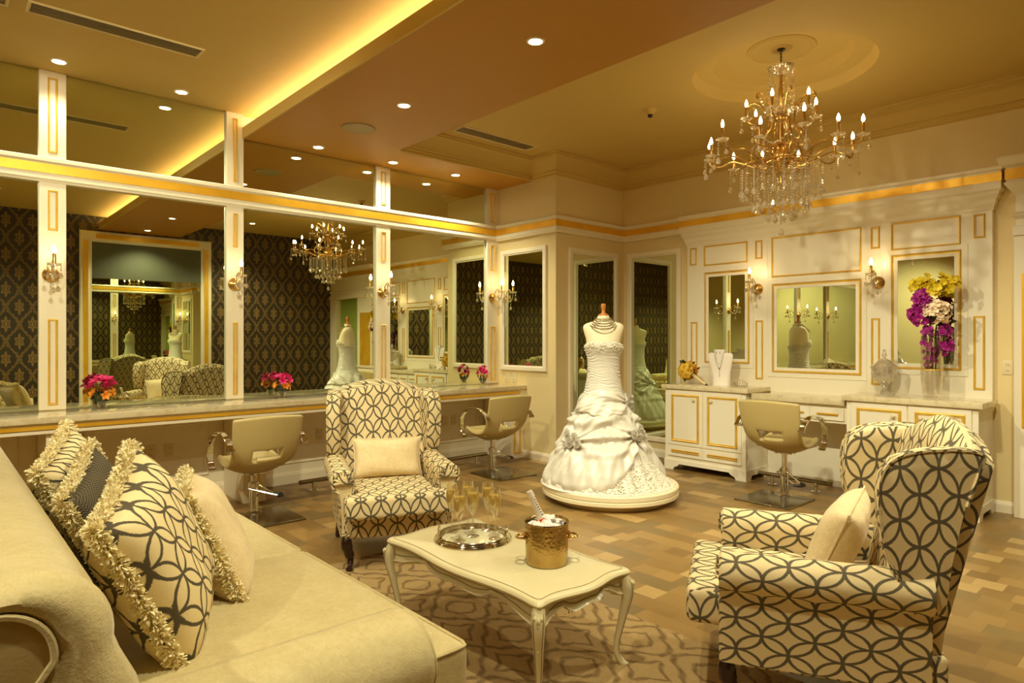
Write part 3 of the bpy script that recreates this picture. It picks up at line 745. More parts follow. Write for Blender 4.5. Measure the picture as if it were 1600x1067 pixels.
    for s in (-1, 1):
        bm = nb(); tube(bm, spline([(s * .31, -.315, .235), (s * .322, -.335, .19), (s * .315, -.33, .13), (s * .296, -.31, .07), (s * .298, -.325, .03), (s * .305, -.345, .012), (s * .305, -.345, 0)], 5), [.03] * 5 + [.036] * 5 + [.030] * 5 + [.02] * 5 + [.0165] * 5 + [.024] * 5 + [.024], 10); part('leg', bm, 'darkwood', o)
        bm = nb(); tube(bm, [(s * .31, .37, .24), (s * .312, .39, .12), (s * .318, .44, 0)], [.028, .022, .018], 8); part('leg', bm, 'darkwood', o)
    return o
wing_chair('ring patterned wing chair facing the camera behind the coffee table', (2.43, 3.99, .012), radians(-22.7))
wing_chair('ring patterned wing chair at the right edge, turned towards the mirrors', (2.806, 1.207, .012), radians(209.4))

# ------------------------------------------------------------------ pillows
def pillow_bm(w, h, t, n=22, uvs=1.0, sag=.0):
    bm = nb(); lay = bm.loops.layers.uv.new('UVMap'); G = {}
    for sd in (0, 1):
        for i in range(n + 1):
            for j in range(n + 1):
                u, v = -1 + 2 * i / n, -1 + 2 * j / n
                e = i in (0, n) or j in (0, n)
                if sd and e: G[sd, i, j] = G[0, i, j]; continue
                x = w / 2 * u * (1 - .07 * (1 - v * v)); y = h / 2 * v * (1 - .07 * (1 - u * u))
                z = t / 2 * ((1 - u ** 4) * (1 - v ** 4)) ** .55
                z += .004 * sin(u * 9 + v * 4) * (1 - abs(u)) + .006 * sin(7 * u * v) * (1 - u * u) * (1 - v * v)
                if sd: z = -z
                G[sd, i, j] = bm.verts.new((x, y, z - sag * (v + 1) * 0))
    for sd in (0, 1):
        for i in range(n):
            for j in range(n):
                q = [(i, j), (i + 1, j), (i + 1, j + 1), (i, j + 1)]
                if sd: q = q[::-1]
                f = bm.faces.new([G[sd, a, b] for a, b in q])
                for l, (a, b) in zip(f.loops, q): l[lay].uv = ((-1 + 2 * a / n) * w / 2 * uvs, (-1 + 2 * b / n) * h / 2 * uvs)
    return bm
def rim(w, h, n=40):
    out = []
    for k in range(4):
        for i in range(n):
            a = -1 + 2 * i / n
            u, v = ((a, -1), (1, a), (-a, 1), (-1, -a))[k]
            out.append(V((w / 2 * u * (1 - .07 * (1 - v * v)), h / 2 * v * (1 - .07 * (1 - u * u)), 0)))
    return out
def fringe_bm(w, h, sides, L=.042, dens=330):
    bm = nb(); R = rim(w, h); n = len(R) // 4; rnd = random.Random(int(w * 1000 + h * 77))
    for k in sides:
        for q in range(dens * 3):
            f = rnd.random() * n; i = int(f); p = R[(k * n + i) % len(R)].lerp(R[(k * n + i + 1) % len(R)], f - i)
            outd = V(((0, -1, 0), (1, 0, 0), (0, 1, 0), (-1, 0, 0))[k]); al = V((outd.y, -outd.x, 0))
            d = (outd * rnd.uniform(.1, .7) + V((0, 0, 1)) * rnd.gauss(0, .75) + al * rnd.gauss(0, .45)).normalized()
            l = L * rnd.uniform(.55, .95); s1 = d.orthogonal().normalized(); s2 = d.cross(s1); w0 = .0017
            b = [bm.verts.new(p + s1 * w0 * cos(a) + s2 * w0 * sin(a)) for a in (0, 2.1, 4.2)]
            m = [bm.verts.new(p + d * l * .9 + V((rnd.gauss(0, .003), rnd.gauss(0, .003), rnd.gauss(0, .003))) + (s1 * cos(a) + s2 * sin(a)) * w0 * 1.1) for a in (0, 2.1, 4.2)]
            tp = bm.verts.new(p + d * l)
            for j in range(3):
                bm.faces.new((b[j], b[(j + 1) % 3], m[(j + 1) % 3], m[j])); bm.faces.new((m[j], m[(j + 1) % 3], tp))
    return bm
def basis(c, up, nrm):
    n = V(nrm).normalized(); u = V(up); u = (u - n * u.dot(n)).normalized(); x = u.cross(n)
    return Matrix((x, u, n)).transposed().to_euler()
def pillow(label, c, up, nrm, w, h, t, mat, fr=None, group=None, seam=None):
    o = thing('throw_pillow', label, 'pillow', c, group=group, rot=basis(c, up, nrm))
    part('cover', pillow_bm(w, h, t), mat, o, ang=80)
    if fr: part('fringe', fringe_bm(w, h, fr), 'fringe', o, False)
    if seam:
        bm = nb(); R = rim(w, h, 10); tube(bm, R + R[:2], .004, 5); part('piping', bm, seam, o)
    return o
pillow('large fringed ring patterned pillow nearest the camera on the sofa', (.56, 2.36, .79), (-.42, -.10, .90), (.84, -.42, .36), .56, .58, .24, 'pilcircles', (0, 1, 2, 3), 'patterned sofa pillows')
pillow('fringed charcoal herringbone pillow between the two ring patterned pillows', (.52, 2.93, .78), (-.42, -.10, .90), (.86, -.38, .34), .50, .50, .16, 'herring', (0, 1, 2, 3), 'patterned sofa pillows')
pillow('fringed ring patterned pillow at the back of the row on the sofa', (.50, 3.33, .80), (-.40, -.10, .90), (.86, -.38, .34), .52, .54, .20, 'pilcircles', (0, 1, 2, 3), 'patterned sofa pillows')
pillow('plain cream pillow with brush fringe standing on the sofa seat', (.85, 2.735, .715), (-.40, .13, .90), (.89, -.25, .43), .48, .48, .21, 'velvet', (0, 1, 2, 3))
ch1 = Matrix.Translation((2.43, 3.99, 0)) @ Matrix.Rotation(radians(-22.7), 4, 'Z')
ch2 = Matrix.Translation((2.806, 1.207, 0)) @ Matrix.Rotation(radians(209.4), 4, 'Z')
p = ch1 @ V((.01, .14, .635)); r = ch1.to_3x3()
pillow('cream velvet lumbar pillow on the wing chair facing the camera', p, r @ V((0.02, .28, 1)), r @ V((0, -1, .28)), .50, .29, .15, 'velvet', None, None, 'velvet')
p = ch2 @ V((-.02, .11, .645)); r = ch2.to_3x3()
pillow('square cream velvet pillow on the right hand wing chair', p, r @ V((.25, .42, 1)), r @ V((-.25, -.92, .40)), .40, .40, .17, 'velvet', None, None, 'velvet')

# ================================================================== sofa
o = thing('sofa', 'cream chenille sofa with rolled back and scroll arms at the left', 'sofa', (.66, 2.98, 0)); L0 = o.location.copy()
SY0, SY1 = 1.54, 4.42
bm = nb(); box(bm, .12, 1.17, SY0 + .03, SY1 - .03, .07, .34); bevel(bm, .03, 3); part('base', bm, 'chenille', o, True, L0)
# rolled back
prof = [(.46, .30), (.42, .45), (.37, .62), (.325, .79), (.295, .855)]
for k in range(29):
    a = radians(-6) + k * radians(230) / 28; prof.append((.14 + .147 * cos(a), .90 + .147 * sin(a)))
prof += [(.06, .70), (.05, .5), (.05, .3), (.05, .1), (.3, .1)]
cx, cz = .13, .86
def endpt(x, z, g):                               # narrower outline where the roll is gathered at its end
    if (x - .14) ** 2 + (z - .90) ** 2 < .156 ** 2 and z > .79: tx, tz = .085 + (x - .14) * .66, .90 + (z - .90) * .66
    else: tx, tz = .02 + (x - .02) * .50, z
    return (x + (tx - x) * g, z + (tz - z) * g)
rings = []
for y, g in ((SY0 - .03, 1.0), (SY0 - .05, .86), (SY0 - .055, .62), (SY0 - .045, .34), (SY0 - .015, .06), (SY0 + .02, -.04), (SY0 + .06, .04), (SY0 + .16, 0), (2.4, 0), (3.4, 0), (SY1 - .1, 0), (SY1 - .02, .03), (SY1, .3), (SY1 - .02, .9)):
    rings.append([V((px_, y, pz_)) for px_, pz_ in (endpt(x, z, g) for x, z in prof)])
bm = nb(); loft(bm, rings); bk = part('back', bm, 'chenille', o, True, L0, 50)
bm = nb()                                         # scroll panel on the near end of the back
sc_ = [endpt(x, z, 1.02) for x, z in prof]
prism(bm, sc_, SY0 - .048, SY0 - .02, 'y'); bevel(bm, .006, 2, 60); sp = part('scroll_panel', bm, 'chenille2', bk, True, L0)
bm = nb(); tube(bm, [V((x, SY0 - .050, z)) for x, z in sc_[1:-2]], .007, 6); part('piping', bm, 'chenille', bk, True, L0)
# arms
for y0, s in ((SY0 + .17, -1), (SY1 - .17, 1)):
    prof = [(-.13, .30), (-.135, .44), (-.138, .52)]
    for k in range(12):
        a = pi - k * pi * 1.25 / 11; prof.append((.012 + .152 * cos(a), .535 + .135 * sin(a)))
    prof += [(.12, .40), (.112, .25), (.108, .08), (-.1, .08)]
    rings = []
    for x, g in ((.16, 1), (.6, 1), (.98, 1), (1.075, .995), (1.10, .97), (1.108, .90), (1.108, .80)):
        rings.append([V((x, y0 + s * (py_ * g), .46 + (z - .46) * (g if z > .4 else 1))) for py_, z in prof])
    bm = nb(); loft(bm, rings); a_ = part('arm', bm, 'chenille', o, True, L0, 50)
    bm = nb(); tube(bm, [V((1.106, y0 + s * py_ * .93, .46 + (z - .46) * (.93 if z > .4 else 1))) for py_, z in prof[1:-2]], .006, 6); part('piping', bm, 'chenille', a_, True, L0)
# two seat cushions with T fronts
def seat_cushion(ya, yb, near):
    if near: out = [(.42, yb), (.42, ya), (1.135, ya), (1.135, ya - .20), (1.325, ya - .20), (1.325, yb)]
    else: out = [(.42, ya), (1.325, ya), (1.325, yb + .20), (1.135, yb + .20), (1.135, yb), (.42, yb)]
    bm = nb(); prism(bm, out, .335, .50, 'z'); bevel(bm, .035, 4, 30)
    bmesh.ops.triangulate(bm, faces=[f for f in bm.faces if len(f.verts) > 4]); bmesh.ops.subdivide_edges(bm, edges=[e for e in bm.edges if e.calc_length() > .25], cuts=3, use_grid_fill=True)
    yc = (ya + yb) / 2
    for v in bm.verts:
        if v.co.z > .46: v.co.z += .022 * max(0, 1 - ((v.co.x - .85) / .5) ** 2) * max(0, 1 - ((v.co.y - yc) / ((yb - ya) / 2 + .2)) ** 2)
    sc = part('seat_cushion', bm, 'chenille', o, True, L0, 50)
    bm = nb()
    for z in (.345, .494):
        e0 = ya - .2 if near else ya; e1 = yb if near else yb + .2
        tube(bm, spline([(1.15, e0 + .004, z), (1.29, e0 + .004, z), (1.318, e0 + .03, z), (1.322, e0 + .15, z), (1.322, e1 - .15, z), (1.318, e1 - .03, z), (1.29, e1 - .004, z), (1.15, e1 - .004, z)], 5), .006, 6)
    part('piping', bm, 'chenille', sc, True, L0)
seat_cushion(1.875, 2.935, True); seat_cushion(2.945, 4.09, False)
bm = nb(); box(bm, 1.10, 1.29, SY0 + .16, SY1 - .16, .10, .335); bevel(bm, .02, 3); part('front_rail', bm, 'chenille', o, True, L0)
for x in (.2, 1.2):
    for y in (1.72, 4.2):
        bm = nb(); lathe(bm, [(.03, .11), (.025, .05), (.02, 0)], 12, (x, y, 0)); part('leg', bm, 'darkwood', o, True, L0)

# ================================================================== rug
bm = nb(); NXr, NYr = 70, 110; rnd = random.Random(3)
x0, x1, y0, y1 = .95, 2.84, .45, 3.99
G = [[bm.verts.new((x0 + (x1 - x0) * i / NXr + (rnd.uniform(-.006, .006)), y0 + (y1 - y0) * j / NYr + rnd.uniform(-.006, .006), (.012 + rnd.uniform(-.003, .003)) if 0 < i < NXr and 0 < j < NYr else .001)) for j in range(NYr + 1)] for i in range(NXr + 1)]
for i in range(NXr):
    for j in range(NYr): bm.faces.new((G[i][j], G[i + 1][j], G[i + 1][j + 1], G[i][j + 1]))
tag(part('area_rug', bm, 'rug'), 'tan shag rug with brown trellis lines under the coffee table', 'rug')

# ================================================================== coffee table
TZ = .45
o = thing('coffee_table', 'cream carved coffee table with serpentine top and cabriole legs', 'table', (2.10, 2.415, .012)); L0 = o.location.copy()
HX, HY = .318, .60
def outl(ins, n=36):
    P = []
    def lx(t): return HX - .018 + .016 * cos(pi * t / .66) + .010 * max(0, abs(t) - .8) / .2
    def ly(t): return HY - .018 + .016 * cos(pi * t / .66) + .010 * max(0, abs(t) - .8) / .2
    for k in range(n): t = -1 + 2 * k / n; P.append((lx(t), t * (ly(1) - .004)))
    for k in range(n): t = 1 - 2 * k / n; P.append((t * lx(1), ly(t)))
    for k in range(n): t = 1 - 2 * k / n; P.append((-lx(t), t * (ly(1) - .004)))
    for k in range(n): t = -1 + 2 * k / n; P.append((t * lx(1), -ly(t)))
    for _ in range(5): P = [((P[i - 1][0] + 2 * P[i][0] + P[(i + 1) % len(P)][0]) / 4, (P[i - 1][1] + 2 * P[i][1] + P[(i + 1) % len(P)][1]) / 4) for i in range(len(P))]
    return [(2.10 + x * (1 - ins / HX), 2.415 + y * (1 - ins / HY)) for x, y in P]
bm = nb(); rings = []
for ins, z in ((.05, TZ - .034), (.012, TZ - .034), (.002, TZ - .028), (-.002, TZ - .018), (.003, TZ - .008), (.012, TZ - .002), (.02, TZ - .0005), (.024, TZ - .002), (.03, TZ)):
    rings.append([V((x, y, z)) for x, y in outl(ins)])
rings.append([V((2.10 + (x - 2.10) * .02, 2.415 + (y - 2.415) * .02, TZ)) for x, y in outl(.03)])
loft(bm, rings); part('tabletop', bm, 'tablepaint', o, True, L0)
bm = nb(); P_ = [V((x, y, TZ + .0002)) for x, y in outl(.027)]; tube(bm, P_ + P_[:2], .0011, 4, False)
P_ = [V((x, y, TZ - .033)) for x, y in outl(.006)]; tube(bm, P_ + P_[:2], .0016, 4, False); part('glaze_line', bm, 'glaze', o, True, L0)
# scalloped apron following the outline
bm = nb(); A = outl(.028); n = len(A); rings = [[], [], [], []]
for i, (x, y) in enumerate(A):
    q = (i % 36) / 36 * 2 - 1
    low = TZ - .088 + .014 * cos(q * pi * 4) - .016 * math.exp(-(q / .13) ** 2) - .06 * max(0, abs(q) - .72) / .28 + .010 * (1 if abs(abs(q) - .45) < .04 else 0)
    rings[0].append(V((x, y, TZ - .034))); rings[1].append(V((x, y, low + .018)))
    dx, dy = x - 2.10, y - 2.415; k = 1.022
    rings[2].append(V((2.10 + dx * k, 2.415 + dy * k, low + .008))); rings[3].append(V((2.10 + dx * .97, 2.415 + dy * .97, low)))
loft(bm, rings, True, False); ap = part('apron', bm, 'tablepaint', o, True, L0, 30)
bm = nb(); P_ = [r.lerp(q, .35) + (r - V((2.10, 2.415, r.z))) * .004 for r, q in zip(rings[1], rings[0])]; tube(bm, P_ + P_[:2], .0022, 4, False); part('glaze_line', bm, 'glaze', ap, True, L0)
bm = nb(); rnd = random.Random(5)
for cx, cyy, ax in ((2.10 - HX + .042, 2.415, 0), (2.10 + HX - .042, 2.415, 0), (2.10, 2.415 - HY + .045, 1), (2.10, 2.415 + HY - .045, 1)):
    for k in range(-6, 7):                        # carved leaf sprays on the apron
        w = .011 * (1 - abs(k) / 9); dz = TZ - .085 + .012 * cos(k * .6)
        c = (cx, cyy + k * .02, dz) if ax == 0 else (cx + k * .02, cyy, dz)
        ball(bm, c, w, 1, (.7, 1.3, 1.5) if ax == 0 else (1.3, .7, 1.5))
part('carving', bm, 'tablepaint', ap, True, L0)
for sx in (-1, 1):
    for sy in (-1, 1):
        d = V((sx * .72, sy * .69, 0)); c = V((2.10 + sx * (HX - .05), 2.415 + sy * (HY - .055), 0))
        prf = [(.004, TZ - .036, .027), (.022, TZ - .08, .030), (.024, TZ - .13, .026), (.010, TZ - .19, .021), (-.012, TZ - .28, .0165), (-.026, TZ - .35, .0135), (-.022, TZ - .40, .0135), (.004, TZ - .438, .017), (.018, TZ - .449, .019)]
        pts = spline([c + d * a + V((0, 0, z)) for a, z, r_ in prf], 4); rr = [r_ for a, z, r_ in prf]; rad = [rr[min(len(rr) - 1, i // 4)] + (rr[min(len(rr) - 1, i // 4 + 1)] - rr[min(len(rr) - 1, i // 4)]) * (i % 4) / 4 for i in range(len(pts))]
        bm = nb(); tube(bm, pts, rad, 12); lg = part('leg', bm, 'tablepaint', o, True, L0)
        for q in (-1, 1):
            t = V((-d.y, d.x, 0)) * q; bm = nb(); tube(bm, [p + (d * .72 + t * .70) * r_ * 1.0 for p, r_ in zip(pts[1:-4], rad[1:-4])], .0022, 4); part('glaze_line', bm, 'glaze', lg, True, L0)
        bm = nb()
        for k in range(7):                        # acanthus carving on the knee
            z = TZ - .07 - k * .022; off = .05 - k * .004
            ball(bm, c + d * off + V((0, 0, z)), .011 - k * .001, 1, (1, 1, 1.6))
            if k < 4:
                t = V((-d.y, d.x, 0))
                for q in (-1, 1): ball(bm, c + d * (off - .008) + t * q * (.014 - k * .002) + V((0, 0, z + .006)), .008, 1, (1, 1, 1.5))
        part('carving', bm, 'tablepaint', lg, True, L0)

# ------------------------------------------------------------------ on the table
TT = TZ + .0005
o = thing('serving_tray', 'round silver gallery tray under the champagne flutes', 'tray', (2.13, 2.665, TT))
bm = nb(); lathe(bm, [(0, .002), (.165, .002), (.168, .008), (.173, .010), (.175, .028), (.179, .030), (.183, .026), (.186, .018), (.192, .018), (.195, .012), (.201, .012), (.205, .005), (.205, 0), (0, 0)], 56); part('rim', bm, 'silver', o, True, None, 25)
bm = nb(); lathe(bm, [(0, .0035), (.164, .0035), (.164, .0022)], 48); part('inner_plate', bm, 'plate', o)
for s in (-1, 1):
    bm = nb(); a = V((.74, -.67, 0)) * s; t = V((-a.y, a.x, 0)); pts = [a * .178 + t * q + V((0, 0, z)) for q, z in ((-.032, .026), (-.03, .05), (-.016, .064), (.016, .064), (.03, .05), (.032, .026))]
    tube(bm, spline(pts, 5), .0045, 8); part('handle', bm, 'silver', o)
fl = None
FL = [(2.109, 2.822, 'champagne flute on the silver tray, leftmost of the back pair'), (2.044, 2.669, 'champagne flute at the front left of the silver tray'), (2.215, 2.815, 'champagne flute at the far back of the silver tray, behind the others'),
      (2.146, 2.685, 'champagne flute in the middle of the silver tray'), (2.275, 2.718, 'champagne flute at the back right of the silver tray'), (2.205, 2.575, 'champagne flute at the front right of the silver tray')]
for i, (x, y, lb) in enumerate(FL):
    if fl is None:
        fl = thing('champagne_flute', lb, 'champagne glass', (x, y, TT + .004), 0, 'champagne flutes on the tray')
        bm = nb(); lathe(bm, [(0, .0), (.034, .0), (.034, .002), (.012, .006), (.006, .014), (.0052, .05), (.0052, .095), (.008, .108), (.020, .135), (.0285, .17), (.0315, .20), (.0295, .235), (.026, .262), (.025, .262), (.0285, .235), (.0303, .20), (.027, .17), (.0185, .135), (.006, .112), (0, .11)], 28); part('bowl_and_stem', bm, 'glass', fl)
        bm = nb(); lathe(bm, [(0, .1115), (.0058, .1135), (.018, .136), (.0265, .17), (.0298, .20), (.0292, .215), (.0285, .228), (0, .228)], 28); part('champagne', bm, 'wine', fl)
    else: dup(fl, (x, y, TT + .004), None, lb)
o = thing('ice_bucket', 'hammered brass ice bucket with ring handles on the coffee table', 'ice bucket', (2.16, 2.15, TT))
bm = nb(); lathe(bm, [(0, 0), (.094, 0), (.098, .006), (.100, .10), (.102, .188), (.106, .192), (.104, .198), (.099, .192), (.097, .10), (.094, .012), (0, .01)], 48); part('pail', bm, 'bucket', o)
for s in (-1, 1):
    bm = nb(); a = V((.80, -.60, 0)) * s; t = V((-a.y, a.x, 0))
    tube(bm, [a * (.122 + .022 * cos(q)) + t * .03 * sin(q) + V((0, 0, .125)) for q in [2 * pi * k / 16 for k in range(17)]], .0055, 8)
    box(bm, -.008, .008, -.012, .012, -.016, .016, Matrix.Translation(a * .101 + V((0, 0, .128))) @ Matrix.Rotation(math.atan2(a.y, a.x), 4, 'Z')); part('ring_handle', bm, 'brass', o)
o = thing('champagne_bottle', 'foil capped champagne bottle leaning in the brass ice bucket', 'bottle', (2.200, 2.114, TT + .03))
tilt = V((-.045 * .742, .045 * .67, .10)).normalized(); ax = V((0, 0, 1)).rotation_difference(tilt).to_matrix().to_4x4()
bx = Matrix.Translation((.0, .0, 0)) @ ax
bm = nb(); lathe(bm, [(0, 0), (.036, 0), (.038, .01), (.038, .12), (.03, .165), (.02, .20), (.016, .225)], 24, ax=bx); part('glass_body', bm, 'bottle', o)
bm = nb(); lathe(bm, [(.0255, .19), (.018, .222), (.015, .255), (.0145, .30), (.0165, .302), (.0165, .32), (.015, .333), (0, .335)], 24, ax=bx); fo = part('foil', bm, 'foil', o)
bm = nb(); lathe(bm, [(.0335, .16), (.0268, .188), (.0246, .196)], 24, ax=bx); part('neck_label', bm, 'redlabel', o)
bm = nb()                                         # dark lettering running down the foil
cdir = (bx.inverted().to_3x3() @ V((-.45, -.85, .2))); ca = math.atan2(cdir.y, cdir.x) + .35
for k in range(7):
    z = .285 - k * .0125; r_ = interp([(.20, .0232), (.222, .0183), (.255, .0153), (.30, .0148)], z)
    for da, w in ((-.12, .1), (.14, .12)):
        p0 = [bx @ V((r_ * 1.015 * cos(ca + da + q), r_ * 1.015 * sin(ca + da + q), z + dz)) for q, dz in ((-w, 0), (w, .001), (w, .006), (-w, .005))]
        bm.faces.new([bm.verts.new(q) for q in p0])
part('foil_lettering', bm, 'blackprint', fo, False)
bm = nb(); rnd = random.Random(11)
for k in range(60):
    a = rnd.random() * 6.28; r_ = .085 * sqrt(rnd.random()); z = .165 + .045 * (1 - r_ / .09) + rnd.uniform(-.012, .006)
    m_ = Matrix.Translation((r_ * cos(a), r_ * sin(a), z)) @ Matrix.Rotation(rnd.random() * 3, 4, V((rnd.random(), rnd.random(), rnd.random() + .1))); q = rnd.uniform(.011, .018)
    box(bm, -q, q, -q, q, -q * .8, q * .8, m_)
bevel(bm, .003, 1)
i_ = tag(part('crushed_ice', bm, 'ice'), 'heap of ice and white napkin filling the brass bucket', 'ice'); i_.location = (2.16, 2.15, TT); i_['kind'] = 'stuff'

# ================================================================== styling chairs and foot rests
def band(bm, path, wx, th, x):                    # flat chrome band, path in (y, z)
    n = len(path); rings = []
    for i, (y, z) in enumerate(path):
        a, b = path[max(i - 1, 0)], path[min(i + 1, n - 1)]; t = V((b[0] - a[0], b[1] - a[1])).normalized(); m = V((-t.y, t.x)) * th / 2
        rings.append([V((x + sx * wx / 2, y + m.x * q, z + m.y * q)) for sx, q in ((-1, -.6), (-.8, -1), (.8, -1), (1, -.6), (1, .6), (.8, 1), (-.8, 1), (-1, .6))])
    loft(bm, rings)
def styling_chair(label, loc, rz, dz):
    o = thing('styling_chair', label, 'salon chair', loc, rz, 'cream styling chairs')
    prof = spline([(-.40, .875 + dz, 0), (-.375, .76 + dz, 0), (-.335, .62 + dz, 0), (-.285, .51 + dz, 0), (-.21, .425 + dz, 0), (-.11, .375 + dz, 0), (.03, .355 + dz, 0), (.19, .375 + dz, 0)], 4)
    nx = 14; bm = nb(); G = []
    for i, p in enumerate(prof):
        f = i / (len(prof) - 1); w = .585 - .10 * max(0, f - .12) ** .9; row = []
        for j in range(nx + 1):
            u = -1 + 2 * j / nx
            wrap = u * u * (.055 + .03 * f)
            zz = p.y - (.018 * u * u if i == 0 else .012 * u * u * max(0, 1 - i / 4))
            row.append(bm.verts.new((u * w / 2, p.x + wrap * (1 - f), zz + wrap * f * 1.4)))
        G.append(row)
    for i in range(len(prof) - 1):
        for j in range(nx):
            zc = (G[i][j].co.z + G[i + 1][j].co.z) / 2 - dz; xc = (G[i][j].co.x + G[i][j + 1].co.x) / 2
            if .505 < zc < .60 and abs(xc) < .125: continue
            bm.faces.new((G[i][j], G[i][j + 1], G[i + 1][j + 1], G[i + 1][j]))
    bmesh.ops.recalc_face_normals(bm, faces=bm.faces[:])
    if bm.faces[0].normal.y > 0: bmesh.ops.reverse_faces(bm, faces=bm.faces[:])
    bmesh.ops.solidify(bm, geom=bm.faces[:], thickness=.042)
    es = [e for e in bm.edges if len(e.link_faces) == 2 and e.calc_face_angle(0) > radians(55)]
    bmesh.ops.bevel(bm, geom=es, offset=.013, segments=3, profile=.5, affect='EDGES', clamp_overlap=True)
    part('shell', bm, 'leather', o, True, None, 60)
    bm = nb(); box(bm, -.222, .222, -.15, .24, .415 + dz, .49 + dz); bevel(bm, .035, 4)
    for v in bm.verts:
        if v.co.z > .45 + dz: v.co.z += .02 * (1 - (v.co.x / .25) ** 2)
    part('seat', bm, 'leather', o, True, None, 60)
    for s in (-1, 1):
        pts = spline([(-.335, .625 + dz, 0), (-.27, .69 + dz, 0), (-.14, .735 + dz, 0), (.02, .725 + dz, 0), (.14, .655 + dz, 0), (.175, .55 + dz, 0), (.15, .46 + dz, 0), (.10, .415 + dz, 0)], 5)
        bm = nb(); band(bm, [(p.x, p.y) for p in pts], .05, .02, s * .305); ar = part('armrest', bm, 'chrome', o)
        for y, z in ((-.325, .63), (.11, .425)):
            bm = nb(); lathe(bm, [(0, 0), (.014, 0), (.014, .055), (0, .055)], 12, ax=axis_to((s * .33, y, z + dz), (-s, 0, 0))); part('bolt', bm, 'chrome', ar)
    bm = nb(); lathe(bm, [(.075, .014), (.062, .022), (.04, .03), (.038, .04), (.037, .25), (.034, .262), (.034, .275), (.024, .28), (.024, .36 + dz), (.10, .362 + dz), (.10, .375 + dz), (0, .375 + dz)], 24); part('column', bm, 'chrome', o)
    bm = nb(); box(bm, -.26, .26, -.47, .06, 0, .016); bevel(bm, .006, 3); part('base_plate', bm, 'steel', o)
    bm = nb()
    for q in (-1, 1): tube(bm, [(q * .03, 0, .25), (q * .06, -.03, .23), (.16, -.08 + q * .05, .155)], .006, 6)
    lathe(bm, [(.045, .235), (.045, .265), (.03, .268)], 16); lv = part('pump_lever', bm, 'chrome', o)
    bm = nb(); tube(bm, spline([(.15, -.15, .155), (.2, -.12, .150), (.215, -.05, .15), (.16, -.02, .155)], 4), .012, 8); part('pedal_grip', bm, 'black', lv)
    return o
styling_chair('cream styling chair nearest the sofa, its back to the camera', (2.08, 5.60, 0), 0, -.01)
styling_chair('cream styling chair at the far end of the long counter, left of the dress', (4.74, 5.58, 0), radians(-3), .0)
styling_chair('cream styling chair at the low desk right of the dress', (6.05, 2.84, 0), radians(-90), .055)
def foot_rest(label, a, b):
    a, b = V(a), V(b); c = (a + b) / 2; o = thing('foot_rest', label, 'foot rest', (c.x, c.y, 0), 0, 'chrome foot rest bars'); L = o.location.copy(); d = (b - a).normalized()
    bm = nb(); tube(bm, [a, b], .021, 12); part('bar', bm, 'steel', o, True, L)
    for p in (a + d * .15, b - d * .15):
        bm = nb(); lathe(bm, [(.045, 0), (.045, .008), (.02, .012), (.018, .09)], 16, (p.x, p.y, 0)); part('post', bm, 'chrome', o, True, L)
foot_rest('chrome foot rest bar under the counter left of the patterned wing chair', (2.69, 6.06, .10), (3.45, 6.06, .10))
foot_rest('chrome foot rest bar under the counter by the far styling chair', (4.30, 6.07, .10), (5.06, 6.07, .10))
foot_rest('chrome foot rest bar on the floor under the low desk', (6.46, 2.57, .10), (6.46, 3.31, .10))

# ================================================================== plinth, dress form, dress
PC = V((4.81, 3.945))
o = thing('display_plinth', 'round cream display plinth under the wedding dress', 'plinth', (PC.x, PC.y, 0))
bm = nb(); lathe(bm, [(0, .055), (.634, .055), (.637, .06), (.637, .088), (.630, .094), (.630, .098), (.636, .103), (.636, .138), (.63, .146), (0, .146)], 80); part('top_disc', bm, 'plinth', o, True, None, 30)
bm = nb(); lathe(bm, [(0, 0), (.54, 0), (.54, .055), (0, .055)], 64); part('base', bm, 'plinth', o, True, None, 30)
ZP = .146
DO = V((4.765, 3.985, 0)); DR = radians(-50.3)
o = thing('dress_form', 'cream linen dress form with turned wooden neck cap on the plinth', 'mannequin', (DO.x, DO.y, ZP), DR); zl = -ZP
def eloft(bm, tab, seg=40):
    loft(bm, [[V((a * cos(2 * pi * i / seg), b * sin(2 * pi * i / seg) + oy, z + zl)) for i in range(seg)] for z, a, b, oy in tab])
bm = nb(); eloft(bm, [(.95, .15, .12, 0), (1.10, .14, .105, 0), (1.24, .13, .10, 0), (1.34, .14, .11, 0), (1.44, .158, .125, -.01), (1.50, .166, .115, -.005), (1.56, .184, .10, 0), (1.60, .193, .088, .005), (1.625, .188, .076, .008), (1.645, .16, .066, .01), (1.66, .11, .058, .01), (1.675, .072, .054, .008), (1.695, .059, .053, .005), (1.712, .055, .052, .004), (1.716, .05, .048, .004)])
part('torso', bm, 'linen', o, True, None, 60)
bm = nb(); lathe(bm, [(0, 1.716), (.046, 1.716), (.05, 1.722), (.046, 1.73), (.022, 1.738), (.019, 1.752), (.017, 1.765), (.022, 1.79), (.025, 1.81), (.021, 1.828), (0, 1.832)], 24, (0, .004, zl)); part('neck_cap', bm, 'capwood', o)
bm = nb(); lathe(bm, [(.02, .0), (.02, .95 - ZP)], 12); part('stand_pole', bm, 'darkwood', o)

